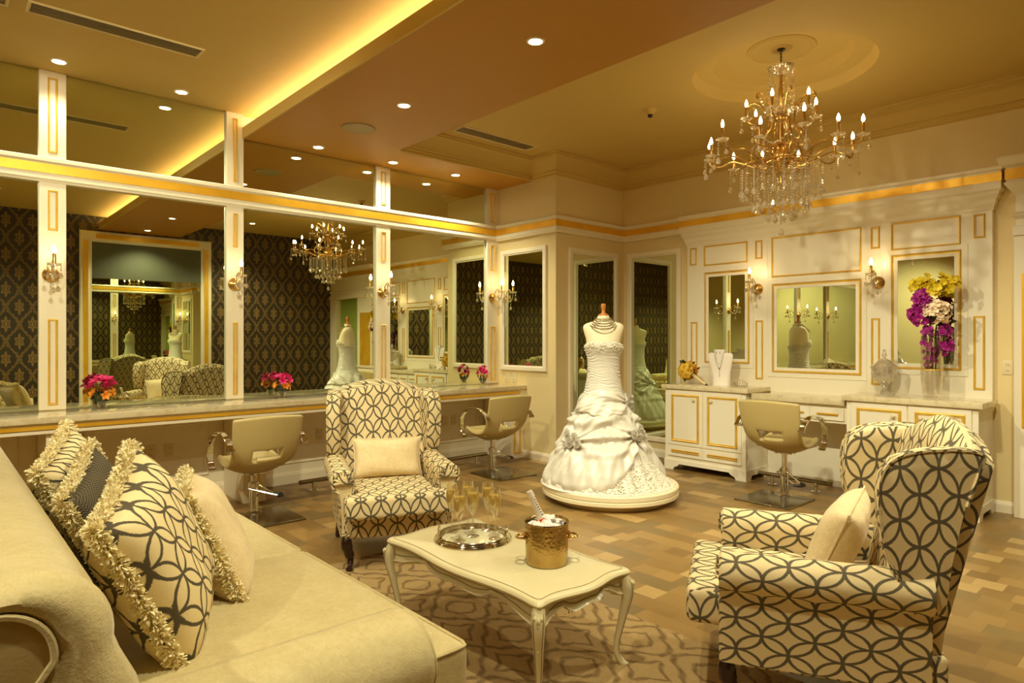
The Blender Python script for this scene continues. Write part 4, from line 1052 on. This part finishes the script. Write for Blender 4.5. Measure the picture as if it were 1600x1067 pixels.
dr = thing('wedding_dress', 'strapless ivory wedding dress with gathered skirt and fabric roses', 'dress', (DO.x, DO.y, ZP), DR)
ANCH = [(-.60, .62), (-.36, .90), (-2.36, .56), (1.2, .7), (2.6, .72)]
def folds(th, z, r, amp=.020):
    d = 0
    for ta, za in ANCH:
        dx = ((th - ta + pi) % (2 * pi) - pi) * r; dz = z - za; rho = math.hypot(dx, dz); ph = math.atan2(dz, dx)
        w = math.exp(-rho / .26) * min(1, rho / .05)
        d += amp * w * sin(11 * ph + 2.5 * sin(ph * 2 + za * 9)) - .018 * math.exp(-(rho / .07) ** 2)
    return d
def skirt(z_top, z_bot, rt, seg, rows, fold, er=1.0, curl=.0):
    rings = []
    for i in range(rows + 1):
        t = i / rows; ring = []
        for j in range(seg):
            th = -pi + 2 * pi * j / seg; zt = z_top(th); zb = z_bot(th); z = zt + (zb - zt) * t
            r = interp(rt, z) if not callable(rt) else rt(th, z)
            r += fold(th, z, r, t)
            if curl and t > .9: r -= curl * ((t - .9) / .1) ** 2
            ring.append(V((r * cos(th), r * er * sin(th), z - ZP)))
        rings.append(ring)
    bm = nb(); loft(bm, rings, True, False); return bm
# bodice
BT = [(1.50, .183, .128), (1.46, .178, .138), (1.42, .180, .146), (1.38, .170, .138), (1.34, .158, .124), (1.28, .150, .116), (1.22, .150, .118), (1.15, .156, .128), (1.08, .165, .140), (1.02, .178, .158), (.95, .206, .196)]
rings = []; seg = 120
for i in range(111):
    t = i / 110; ring = []
    for j in range(seg):
        th = -pi + 2 * pi * j / seg; fr = max(0, -sin(th))
        zt = 1.400 + .07 * fr ** .6 + (.018 * cos((th + pi / 2) * 5.2 + pi) * fr)
        z = zt + (.955 - zt) * t; a = interp([(q[0], q[1]) for q in BT], z); b = interp([(q[0], q[2]) for q in BT], z)
        ru = min(1, max(0, (1.44 - z) / .06)) * (.6 + .4 * sin(th * 1.7 + 1))
        w = sin(2 * pi * (z + .05 * sin(th * 1.0 + .6) + .012 * sin(th * 5 + z * 20)) / .027) + .5 * sin(2 * pi * (z + .05 * sin(th * 1.3)) / .021 + th * 3)
        d = .0048 * ru * w * (.6 + .4 * sin(th * 3 + z * 40))
        bust = .014 * fr * math.exp(-((z - 1.43) / .05) ** 2) * (abs(cos(th)) > .12) * sin(min(1, abs(cos(th)) * 1.8) * pi)
        ring.append(V(((a + d + bust * .3) * cos(th), (b + d + bust) * sin(th) - .004, z - ZP)))
    rings.append(ring)
bm = nb(); loft(bm, rings, True, False); part('bodice', bm, 'satin', dr, True, None, 180)
bm = nb(); rnd = random.Random(21)                # lace applique over the bust
for k in range(420):
    th = -pi / 2 + rnd.gauss(0, .75); fr = max(0, -sin(th)); z = 1.40 + .07 * fr ** .6 - abs(rnd.gauss(0, .028)) + .006
    a = interp([(q[0], q[1]) for q in BT], z); b = interp([(q[0], q[2]) for q in BT], z)
    ball(bm, ((a + .004) * cos(th), (b + .010) * sin(th) - .004, z - ZP), rnd.uniform(.004, .009), 1, (1, 1, .8))
part('lace_trim', bm, 'lace', dr)
# underskirt with lace hem and short train
def under(th, z):
    r = interp([(.90, .19), (.75, .275), (.6, .345), (.45, .42), (.3, .49), (.2, .54), (.16, .565), (.148, .595)], z)
    tr = max(0, cos(th + .12)) ** 2
    return r + tr * .055 * max(0, (.45 - z) / .3) ** 1.5
bm = skirt(lambda th: .90, lambda th: .1475, under, 200, 60, lambda th, z, r, t: t * (.013 * sin(th * 21 + sin(z * 9)) + .007 * sin(th * 47 + z * 12)) if t < .97 else 0)
part('underskirt', bm, 'satin', dr, True, None, 180)
bm = nb()
for k in range(1500):
    th = -.5 + rnd.gauss(0, .55); z = .150 + abs(rnd.gauss(0, .09)); r = under(th, z) + .008
    ball(bm, (r * cos(th), r * sin(th), z - ZP), rnd.uniform(.004, .010), 1, (1, 1, .9))
part('lace_hem', bm, 'lace', dr)
# overskirt, open at the front right where the lace shows
def hem(th):
    a = (th + 2 * pi) % (2 * pi) - 2 * pi          # -2pi..0
    a = a if a > -pi - 1.2 else a + 2 * pi
    f0, fa, f1 = -1.75, -.62, -.10
    if f0 < a < fa: return .155 + (.60 - .155) * ((a - f0) / (fa - f0)) ** 1.7
    if fa <= a < f1: return .60 - (.60 - .165) * ((a - fa) / (f1 - fa)) ** .75
    return .158
def over(th, z):
    r = interp([(.86, .232), (.80, .268), (.74, .306), (.68, .338), (.60, .380), (.5, .432), (.4, .486), (.3, .535), (.2, .572), (.155, .585)], z)
    return r + .016 * sin(z * 2 * pi / .145 + 1.4 * sin(th * 2)) * min(1, max(0, (z - .42) / .1))
bm = skirt(lambda th: .86, hem, over, 220, 80, lambda th, z, r, t: folds(th, z, r, .034) + min(1, t * 1.5) * (.013 * sin(th * 9 + 2.6 * sin(z * 6)) + .006 * sin(th * 23 + z * 15) + .004 * sin(th * 37 - z * 22)), 1.0, .03)
part('overskirt', bm, 'satin', dr, True, None, 180)
# upper flounce
def tier(th, z): return interp([(1.0, .184), (.97, .203), (.94, .222), (.90, .243), (.86, .260), (.82, .274), (.80, .280), (.77, .278)], z)
bm = skirt(lambda th: .985, lambda th: .795 + .018 * sin(th * 2 + 1) + .012 * sin(th * 5), tier, 200, 44, lambda th, z, r, t: folds(th, z, r, .026) + t * .010 * sin(th * 13 + 3 * sin(z * 11)) + .0018 * sin(2 * pi * (z + .09 * sin(th * 1.2)) / .04), 1.0, .045)
part('upper_flounce', bm, 'satin', dr, True, None, 180)
def rose(bm, c, nrm, R, layers=4, rnd=random):
    n = V(nrm).normalized(); u = n.orthogonal().normalized(); w = n.cross(u)
    for L in range(layers):
        k = 3 + 2 * L; rr = R * (.25 + .75 * L / max(1, layers - 1)); hh = R * (.75 - .5 * L / max(1, layers - 1))
        for i in range(k):
            a = 2 * pi * i / k + L * .7 + rnd.uniform(-.15, .15); da = pi / k * 1.35; g = []
            for q, (ra, hz) in enumerate(((.25, -.1), (.75, .55), (1.0, 1.0), (1.12, .92))):
                g.append([V(c) + (u * cos(a + s * da * (1, 1, .85, .45)[q]) + w * sin(a + s * da * (1, 1, .85, .45)[q])) * rr * ra + n * hh * hz for s in (-1, -.33, .33, 1)])
            vs = [[bm.verts.new(p) for p in r] for r in g]
            for x in range(3):
                for y in range(3): bm.faces.new((vs[x][y], vs[x][y + 1], vs[x + 1][y + 1], vs[x + 1][y]))
rnd = random.Random(4)
for th, z, rr, cl in ((-.33, .905, .255, ((0, 0), (.04, -.05), (.03, .05))), (-.60, .625, .385, ((0, 0), (.07, -.02), (-.07, .01), (.03, .05))), (-2.36, .56, .425, ((0, 0), (.06, .05), (-.05, -.05), (.09, .0), (-.03, .07)))):
    for q, (du, dz) in enumerate(cl):
        a = th + du / rr; bm = nb(); d = V((cos(a), sin(a), .15)); rose(bm, V((cos(a) * rr, sin(a) * rr, z + dz - ZP)), d, .042 if q else .05, 4, rnd); part('fabric_rose', bm, 'satin', dr, True, None, 60)

o = thing('statement_necklace', 'silver beaded collar necklace round the neck of the dress form', 'necklace', (DO.x, DO.y, 1.60), DR)
for k in range(5):
    bm = nb(); n = 26 + 5 * k
    for i in range(n):
        th = -pi / 2 + (i / (n - 1) - .5) * (4.6 if k < 2 else 3.4 - .25 * k); fr = max(0, -sin(th))
        r = .064 + .0135 * k; z = 1.692 - .0125 * k - fr * (.010 + .011 * k) - 1.60
        ball(bm, (r * cos(th) * 1.1, r * sin(th) * (.98 + .02 * k) + .004 - fr * .006 * k, z), .0052 if (i + k) % 2 else .0068, 1)
    part('bead_row', bm, 'silver', o)

# ================================================================== candle lights
def flame_bm(p, s=1.0):
    bm = nb(); lathe(bm, [(.006 * s, 0), (.0105 * s, .010 * s), (.0125 * s, .022 * s), (.0105 * s, .036 * s), (.006 * s, .048 * s), (.0015 * s, .060 * s), (0, .063 * s)], 14, p); return bm
def strand_mesh(name, L, beads, drop):
    bm = nb(); n = max(1, int(L / beads))
    for k in range(n): ball(bm, (0, 0, -beads * (k + .5)), beads * .40, 1, (1, 1, 1.05))
    lathe(bm, [(0, -L), (drop * .35, -L - drop * .5), (drop * .95, -L - drop * 1.7), (drop, -L - drop * 2.1), (drop * .6, -L - drop * 2.8), (0, -L - drop * 3.1)], 8)
    me = bpy.data.meshes.new(name); bm.to_mesh(me); bm.free(); me.materials.append(M['crystal']); return me
def strand(me, p, par):
    s = bpy.data.objects.new('crystal_strand', me); C.objects.link(s); s.parent = par; s.location = p; s.rotation_euler = (0, 0, random.random() * 3); return s
CZ = ZC + .18
ch = thing('chandelier', 'gold crystal chandelier with candle bulbs hanging under the round ceiling recess', 'chandelier', (MC.x, MC.y, CZ))
zr = lambda z: z - CZ
bm = nb(); lathe(bm, [(.0, 0), (.03, 0), (.03, -.01), (.012, -.02), (0, -.02)], 16)
for k in range(5): tube(bm, [V(((.007 * cos(q)) * (k % 2), (.007 * cos(q)) * ((k + 1) % 2), -.03 - k * .022 + .015 * sin(q))) for q in [2 * pi * i / 10 for i in range(11)]], .0028, 5)
part('chain', bm, 'darkwood', ch)
bm = nb(); lathe(bm, [(.012, 3.66), (.05, 3.665), (.09, 3.69), (.107, 3.722), (.102, 3.722), (.085, 3.697), (.045, 3.675), (.012, 3.67)], 24, (0, 0, -CZ)); part('top_bowl', bm, 'crystal', ch)
bm = nb(); lathe(bm, [(0, 3.74), (.011, 3.735), (.011, 3.56), (.02, 3.55), (.024, 3.50), (.012, 3.46), (.012, 3.34), (.045, 3.32), (.05, 3.29), (.02, 3.26), (.018, 3.10), (.05, 3.06), (.075, 3.0), (.07, 2.93), (.03, 2.88), (.012, 2.80), (.02, 2.76), (0, 2.74)], 20, (0, 0, -CZ)); part('stem', bm, 'brass', ch)
bm = nb(); lathe(bm, [(.02, 3.33), (.12, 3.345), (.14, 3.365), (.135, 3.368), (.1, 3.352), (.02, 3.345)], 24, (0, 0, -CZ)); part('crystal_dish', bm, 'crystal', ch)
bm = nb()
for r_, z in ((.31, 2.915), (.21, 2.90)):
    pts = [V((r_ * cos(2 * pi * k / 40), r_ * sin(2 * pi * k / 40), z - CZ)) for k in range(41)]; tube(bm, pts, .0055, 6)
part('hanging_ring', bm, 'brass', ch)
sm_cup = strand_mesh('cup_strand', .06, .017, .017); sm_cup2 = strand_mesh('cup_strand_long', .13, .017, .020); sm_top = strand_mesh('top_strand', .26, .017, .008)
sm_a = strand_mesh('outer_strand', .18, .021, .021); sm_b = strand_mesh('middle_strand', .29, .021, .022); sm_c = strand_mesh('inner_strand', .40, .021, .023); sm_m = strand_mesh('centre_strand', .33, .021, .026)
random.seed(5)
def arm(a, r, zc, long):
    u = V((cos(a), sin(a), 0))
    if long: ctrl = [(.03, 3.02), (.10, 2.965), (.20, 2.935), (.30, 2.975), (.40, 3.01), (.50, 2.985), (r - .02, zc - .045), (r, zc - .012)]
    else: ctrl = [(.03, 3.10), (.09, 3.07), (.17, 3.08), (.20, 3.15), (.165, 3.20), (.16, 3.24), (r - .03, zc - .03), (r, zc - .008)]
    bm = nb(); tube(bm, spline([u * q + V((0, 0, zr(z))) for q, z in ctrl], 6), .0075, 7); a_ = part('arm', bm, 'brass', ch)
    p = u * r + V((0, 0, zr(zc)))
    bm = nb(); lathe(bm, [(.006, -.01), (.03, -.004), (.047, .008), (.05, .014), (.044, .012), (.02, .003), (.006, .003)], 16, p); part('drip_pan', bm, 'crystal', ch)
    bm = nb(); lathe(bm, [(0, -.015), (.014, -.012), (.011, .004), (.0115, .10), (.009, .105), (0, .105)], 12, p); cn_ = part('candle', bm, 'brass', ch)
    part('bulb', flame_bm(p + V((0, 0, .104))), 'bulb', cn_)
    return p, u
for k in range(12):
    a = 2 * pi * (k + .35) / 12; zc = 3.05 if k % 2 else 3.005; r = .60 if k % 2 else .555
    p, u = arm(a, r, zc, True)
    for q, (off, me) in enumerate(((.042, sm_cup2 if k % 3 else sm_cup), (-.02, sm_cup))): strand(me, p + u * off + V((-u.y, u.x, 0)) * (.02 if q else 0) + V((0, 0, .0)), ch)
for k in range(6):
    p, u = arm(2 * pi * (k + .2) / 6, .275, 3.30, False); strand(sm_cup, p + u * .04, ch)
for k in range(6):                                # scrolling upper arms without candles
    a = 2 * pi * (k + .7) / 6; u = V((cos(a), sin(a), 0))
    bm = nb(); tube(bm, spline([u * q + V((0, 0, zr(z))) for q, z in ((.06, 2.93), (.14, 2.91), (.215, 2.96), (.235, 3.05), (.185, 3.13), (.12, 3.20), (.10, 3.29), (.125, 3.38), (.17, 3.45), (.235, 3.475), (.262, 3.45), (.25, 3.425))], 6), .0075, 7); part('scroll_arm', bm, 'brass', ch)
for k in range(10): a = 2 * pi * k / 10; strand(sm_top, V((.098 * cos(a), .098 * sin(a), zr(3.715))), ch)
for k in range(24): a = 2 * pi * k / 24; strand(sm_a, V((.31 * cos(a), .31 * sin(a), zr(2.912 - .02 * (k % 2)))), ch)
for k in range(18): a = 2 * pi * (k + .5) / 18; strand(sm_b, V((.21 * cos(a), .21 * sin(a), zr(2.90))), ch)
for k in range(9): a = 2 * pi * (k + .3) / 9; strand(sm_c, V((.10 * cos(a), .10 * sin(a), zr(2.93))), ch)
strand(sm_m, V((0, 0, zr(2.745))), ch)
for k in range(6):                                # bead swags between the scroll arms
    a = 2 * pi * (k + .7) / 6; b = 2 * pi * (k + 1.7) / 6; bm = nb()
    for q in range(19):
        t = q / 18; r_ = .185 + .05 * sin(pi * t); aa = a + (b - a) * t; ball(bm, (r_ * cos(aa), r_ * sin(aa), zr(3.14 - .09 * sin(pi * t))), .0085, 1)
    part('bead_swag', bm, 'crystal', ch)
    bm = nb()
    for q in range(15):
        t = q / 14; r_ = .235 - .20 * t; ball(bm, (r_ * cos(a), r_ * sin(a), zr(3.46 - .02 * t - .11 * sin(pi * t))), .008, 1)
    part('bead_swag', bm, 'crystal', ch)

def sconce(label, base, n, cup=2.10):
    """base on the wall, n = outward direction"""
    n = V(n); o = thing('wall_sconce', label, 'wall light', base, 0, 'crystal candle sconces'); o.rotation_euler = (0, 0, math.atan2(n.y, n.x) + pi / 2)  # local -y points out
    bm = nb(); lathe(bm, [(.062, 0), (.060, .010), (.045, .022), (.03, .03), (.018, .04), (0, .044)], 24, ax=axis_to((0, 0, 0), (0, -1, 0))); part('wall_plate', bm, 'brass', o)
    bm = nb(); tube(bm, spline([(0, -.035, 0), (0, -.07, -.03), (0, -.12, -.045), (0, -.165, -.015), (0, -.185, .045), (0, -.187, .062)], 6), .007, 8); part('arm', bm, 'cutglass', o)
    bm = nb(); tube(bm, spline([(0, -.04, .01), (0, -.055, .06), (0, -.09, .10), (0, -.125, .11), (0, -.135, .085)], 6), .005, 8); part('scroll', bm, 'brass', o)
    bm = nb(); lathe(bm, [(.006, .055), (.03, .060), (.046, .070), (.052, .080), (.045, .076), (.02, .066), (.006, .066)], 20, (0, -.187, 0)); part('drip_pan', bm, 'crystal', o)
    bm = nb(); lathe(bm, [(0, .05), (.013, .055), (.0125, .155), (.009, .16), (0, .16)], 12, (0, -.187, 0)); cn_ = part('candle', bm, 'brass', o)
    part('bulb', flame_bm((0, -.187, .158), 1.15), 'sbulb', cn_)
    for dx, dy, z, me in ((.045, -.187, .07, sm_cup), (-.045, -.187, .07, sm_cup), (0, -.235, .07, sm_cup), (0, -.14, -.045, sm_cup), (0, -.12, .10, sm_cup)): strand(me, V((dx, dy, z)), o)
    return o
sconce('crystal candle sconce on the leftmost pilaster', (.757, PF, 2.02), (0, -1, 0))
sconce('crystal candle sconce on the pilaster above the nearest styling chair', (2.217, PF, 2.024), (0, -1, 0))
sconce('crystal candle sconce on the pilaster above the patterned wing chair', (3.851, PF, 2.022), (0, -1, 0))
sconce('crystal candle sconce on the pilaster in the corner beside the small wall mirror', (5.493, PF, 2.03), (0, -1, 0))
sconce('crystal candle sconce on the first pilaster beyond the left picture edge', (-.81, PF, 2.02), (0, -1, 0))
sconce('crystal candle sconce on the second pilaster beyond the left picture edge', (-2.36, PF, 2.02), (0, -1, 0))
sconce('crystal candle sconce on the vanity wall left of the wide middle mirror', (XH, 3.513, 2.045), (-1, 0, 0))
sconce('crystal candle sconce on the vanity wall left of the orchid vase mirror', (XH, 2.288, 2.038), (-1, 0, 0))

# ================================================================== flowers and small things
def petal(bm, c, d, up, L, W, lift=.25, drop=.0):
    d = V(d).normalized(); up = V(up); sd = d.cross(up).normalized(); up = sd.cross(d)
    pr_ = ((0, .12, 0), (.3, .75, .5), (.62, 1, 1), (.85, .6, .75), (1, .06, .3 - drop)); rows = []
    for t, w, h in pr_:
        m = V(c) + d * L * t + up * L * lift * h
        rows.append([bm.verts.new(m - sd * W / 2 * w + up * W * .14 * w), bm.verts.new(m), bm.verts.new(m + sd * W / 2 * w + up * W * .14 * w)])
    for a, b in zip(rows, rows[1:]):
        for j in (0, 1): bm.faces.new((a[j], a[j + 1], b[j + 1], b[j]))
def bloom(bm, c, nrm, n, L, W, lift, rnd, cone=.55):
    nn = V(nrm).normalized(); u = nn.orthogonal().normalized(); w = nn.cross(u); a0 = rnd.random() * 6
    for i in range(n):
        a = a0 + 2 * pi * i / n + rnd.uniform(-.15, .15); d = (u * cos(a) + w * sin(a)) + nn * cone * rnd.uniform(.7, 1.3); petal(bm, c, d, nn, L * rnd.uniform(.85, 1.1), W, lift)
def rdir(rnd, zmin=-.2):
    while 1:
        d = V((rnd.gauss(0, 1), rnd.gauss(0, 1), rnd.gauss(0, 1))).normalized()
        if d.z > zmin: return d
def lily_vase(label, x, y, z, R, H, nl, seed, no=6, slim=1.0):
    rnd = random.Random(seed)
    o = thing('lily_vase', label, 'flowers', (x, y, z), 0, 'pink lily vases on the counter')
    h = H * .38
    bm = nb(); lathe(bm, [(0, 0), (.034, 0), (.038, .006), (.040, h), (.037, h), (.035, .012), (0, .010)], 24); part('vase', bm, 'vaseglass', o)
    bm = nb()
    for k in range(9): a = k * .7; petal(bm, (.012 * cos(a), .012 * sin(a), .012), (cos(a) * .4, sin(a) * .4, 1), (cos(a), sin(a), 0), h * 1.35, .028, .05)
    part('leaf', bm, 'leaf', o, True, None, 60)
    for k in range(no):
        d = V((cos(k * 2.4), sin(k * 2.4), rnd.uniform(-.1, .35))).normalized(); bm = nb(); bloom(bm, V((0, 0, h * 1.1)) + d * R * .55, d, 5, R * .45, R * .28, .2, rnd); part('orange_blossom', bm, 'orange', o, True, None, 60)
    for k in range(nl):
        d = rdir(rnd, .0); d.z *= 1.0; c = V((0, 0, h + R * .55)) + V((d.x * R * .62 * slim, d.y * R * .62, d.z * (H - h - R * .9)))
        bm = nb(); bloom(bm, c, d + V((0, 0, .25)), 6, R * .62, R * .27, .18, rnd, .65); part('lily', bm, 'pink', o, True, None, 60)
    return o
lily_vase('pink lilies in a small glass vase near the leftmost pilaster', 1.10, 6.36, .9135, .115, .27, 9, 1)
lily_vase('pink lilies in a small glass vase above the nearest styling chair', 2.64, 6.36, .9135, .105, .24, 8, 2)
lily_vase('slim pink flower vase at the far end of the long counter', 5.20, 6.31, .9135, .085, .25, 8, 3, 4, .7)

CT = .9745
# rose bouquet lying on the left cabinet
o = thing('rose_bouquet', 'yellow rose bouquet with ribboned handle lying on the ivory cabinet', 'bouquet', (6.50, 4.06, CT)); rnd = random.Random(9)
hc = V((.01, .13, .155)); hd = V((0, -.78, -.50)).normalized()
bm = nb(); tube(bm, [hc, hc + hd * .20, hc + hd * .275], [.02, .013, .011], 12); part('handle', bm, 'ribbon', o)
bm = nb(); tube(bm, [hc + hd * .27, hc + hd * .305], [.0125, .014], 10); part('stem_end', bm, 'leaf', o)
for k in range(26):
    i = k + .5; ph = math.acos(1 - 2 * i / 26); th = pi * (1 + 5 ** .5) * i; d = V((cos(th) * sin(ph), sin(th) * sin(ph), cos(ph)))
    if d.dot(hd) > .75: continue
    bm = nb(); rose(bm, hc + d * .085, d, .045, 4, rnd); part('rose', bm, 'yellow' if k % 4 else 'orange', o, True, None, 60)
bm = nb()
for k in range(14): d = rdir(rnd, -.9); petal(bm, hc + d * .09, d, d.orthogonal(), .06, .03, .1)
part('leaf', bm, 'leaf', o, True, None, 60)
# necklace bust
o = thing('necklace_bust', 'white velvet necklace bust standing on the ivory cabinet', 'display bust', (6.60, 3.83, CT)); rings = []
for z, w, t, dx in ((0, .105, .055, .03), (.03, .105, .05, .028), (.12, .112, .036, .02), (.20, .128, .03, .01), (.28, .148, .026, 0), (.33, .155, .022, -.002), (.352, .150, .018, 0), (.365, .13, .012, 0)):
    rings.append([V((dx + t * sin(a) * -1, w * (abs(cos(a)) ** .6) * (1 if cos(a) > 0 else -1), z)) for a in [2 * pi * k / 32 for k in range(32)]])
bm = nb(); loft(bm, rings); part('chest_board', bm, 'velvetwhite', o, True, None, 50)
bm = nb(); rings = []
for z, w, t in ((.25, .035, .02), (.32, .05, .030), (.36, .06, .034), (.39, .072, .036), (.402, .072, .034)): rings.append([V((-.012 - t * sin(a), w * cos(a), z)) for a in [2 * pi * k / 24 for k in range(24)]])
loft(bm, rings); part('neck', bm, 'velvetwhite', o, True, None, 50)
bm = nb()
for s in (-1, 1): box(bm, -.052, -.046, s * .022 - .002, s * .022 + .002, .355, .378)
part('earring', bm, 'silver', o, False)
o = thing('pendant_necklace', 'thin silver pendant necklace draped on the white velvet bust', 'necklace', (6.60, 3.83, CT))
bm = nb(); tube(bm, spline([(-.03, .055, .36), (-.036, .04, .28), (-.030, .012, .20), (-.028, 0, .185), (-.030, -.012, .20), (-.036, -.04, .28), (-.03, -.055, .36)], 5), .002, 5); part('chain', bm, 'silver', o)
bm = nb(); ball(bm, (-.026, 0, .19), .011, 2, (.6, 1, 1)); tube(bm, [(-.024, 0, .18), (-.02, 0, .115)], .0016, 5); ball(bm, (-.018, 0, .105), .006, 1, (.7, .8, 1.5)); part('pendant', bm, 'silver', o)
# tiara
o = thing('tiara', 'small crystal tiara beside the necklace bust', 'tiara', (6.62, 3.60, CT))
bm = nb(); tube(bm, [V((.065 * sin(a) * .9, .075 * cos(a), .008)) for a in [pi * .85 + pi * 1.3 * k / 24 for k in range(25)]], .005, 6); part('band', bm, 'silver', o)
bm = nb()
for k in range(13):
    a = pi * .9 + pi * 1.2 * k / 12; hgt = .02 + .045 * sin(pi * k / 12)
    p = V((.065 * sin(a) * .9, .075 * cos(a), .01)); tube(bm, [p, p + V((0, 0, hgt))], .0025, 5); ball(bm, p + V((0, 0, hgt)), .008, 1); ball(bm, p + V((0, 0, hgt * .5)), .006, 1)
part('jewels', bm, 'crystal', o)
# lidded jar
o = thing('candy_jar', 'lidded cut glass candy jar on the right hand cabinet', 'jar', (6.66, 2.175, CT))
bm = nb(); lathe(bm, [(0, 0), (.080, 0), (.082, .006), (.06, .018), (.03, .035), (.02, .055), (.026, .07), (.02, .085), (.045, .105), (.085, .14), (.102, .18), (.108, .225), (.106, .245), (.116, .252), (.116, .262), (.10, .262), (.098, .225), (.08, .15), (.03, .11), (0, .105)], 32); b_ = part('bowl', bm, 'cutglass', o)
bm = nb()
for k in range(18):
    a = 2 * pi * k / 18; tube(bm, [V((.070 * cos(a), .070 * sin(a), .125)), V((.098 * cos(a), .098 * sin(a), .165)), V((.107 * cos(a), .107 * sin(a), .205))], [.005, .008, .004], 6)
part('fluting', bm, 'cutglass', b_)
bm = nb(); lathe(bm, [(.112, .263), (.112, .268), (.09, .285), (.062, .305), (.055, .32), (.03, .335), (.014, .345), (.02, .36), (.025, .375), (.015, .392), (.012, .40), (.016, .412), (0, .43)], 32); part('lid', bm, 'cutglass', o)
# tall orchid vase
o = thing('orchid_vase', 'tall glass vase of yellow, blush and purple orchids before the right mirror', 'flowers', (6.585, 1.768, CT)); rnd = random.Random(31)
bm = nb(); lathe(bm, [(0, 0), (.062, 0), (.066, .005), (.064, .03), (.070, .035), (.085, .18), (.088, .30), (.086, .48), (.080, .60), (.077, .60), (.082, .48), (.084, .30), (.08, .18), (.064, .04), (0, .036)], 36); vs_ = part('vase', bm, 'vaseglass', o)
bm = nb(); lathe(bm, [(.0872, .245), (.0885, .248), (.0885, .252), (.0872, .255)], 36); part('gold_line', bm, 'gold', vs_)
bm = nb()
for k in range(9): a = k * .9; tube(bm, [(.03 * cos(a), .03 * sin(a), .24), (.05 * cos(a + .4), .05 * sin(a + .4), .6), (.10 * cos(a + .6), .10 * sin(a + .6), .82)], .005, 5)
part('stem', bm, 'leaf', o)
r_ = V((.742, -.67, 0))                            # across the view, just for laying out the bunches
def bunch(n, c, sp, mat, name, L, W, petals=5):
    for k in range(n):
        d = rdir(rnd, -1); p = V(c) + V((d.x * sp[0], d.y * sp[1], d.z * sp[2])) * (.6 + .4 * rnd.random()); bm = nb()
        for q in range(3):
            e = rdir(rnd, -1) * L * .75; bloom(bm, p + e, d * .6 + V((-.5, -.3, .1)) + e.normalized() * .4, petals, L, W, .12, rnd, .35)
        part(name, bm, mat, o, True, None, 60)
bunch(22, (-.02, -.07, .98), (.09, .14, .075), 'lemon', 'yellow_orchid', .042, .036)
bunch(8, (-.03, .06, 1.01), (.05, .07, .05), 'lemon', 'yellow_orchid', .042, .036)
bunch(34, (-.05, .07, .80), (.06, .065, .18), 'purple', 'purple_orchid', .040, .034)
bunch(26, (-.09, -.07, .76), (.05, .11, .085), 'blush', 'blush_hydrangea', .028, .024, 4)
bunch(12, (-.08, -.03, .80), (.06, .10, .06), 'blush', 'blush_hydrangea', .028, .024, 4)
bunch(34, (-.03, .01, .47), (.05, .055, .21), 'purple', 'purple_orchid', .026, .024)
bunch(20, (.02, -.10, .50), (.04, .045, .17), 'purple', 'purple_orchid', .03, .026)
bm = nb()
for k in range(8): d = rdir(rnd, -.5); petal(bm, V((0, -.05, .70)) + d * .05, d, d.orthogonal(), .09, .05, .1)
part('leaf', bm, 'leaf', o, True, None, 60)
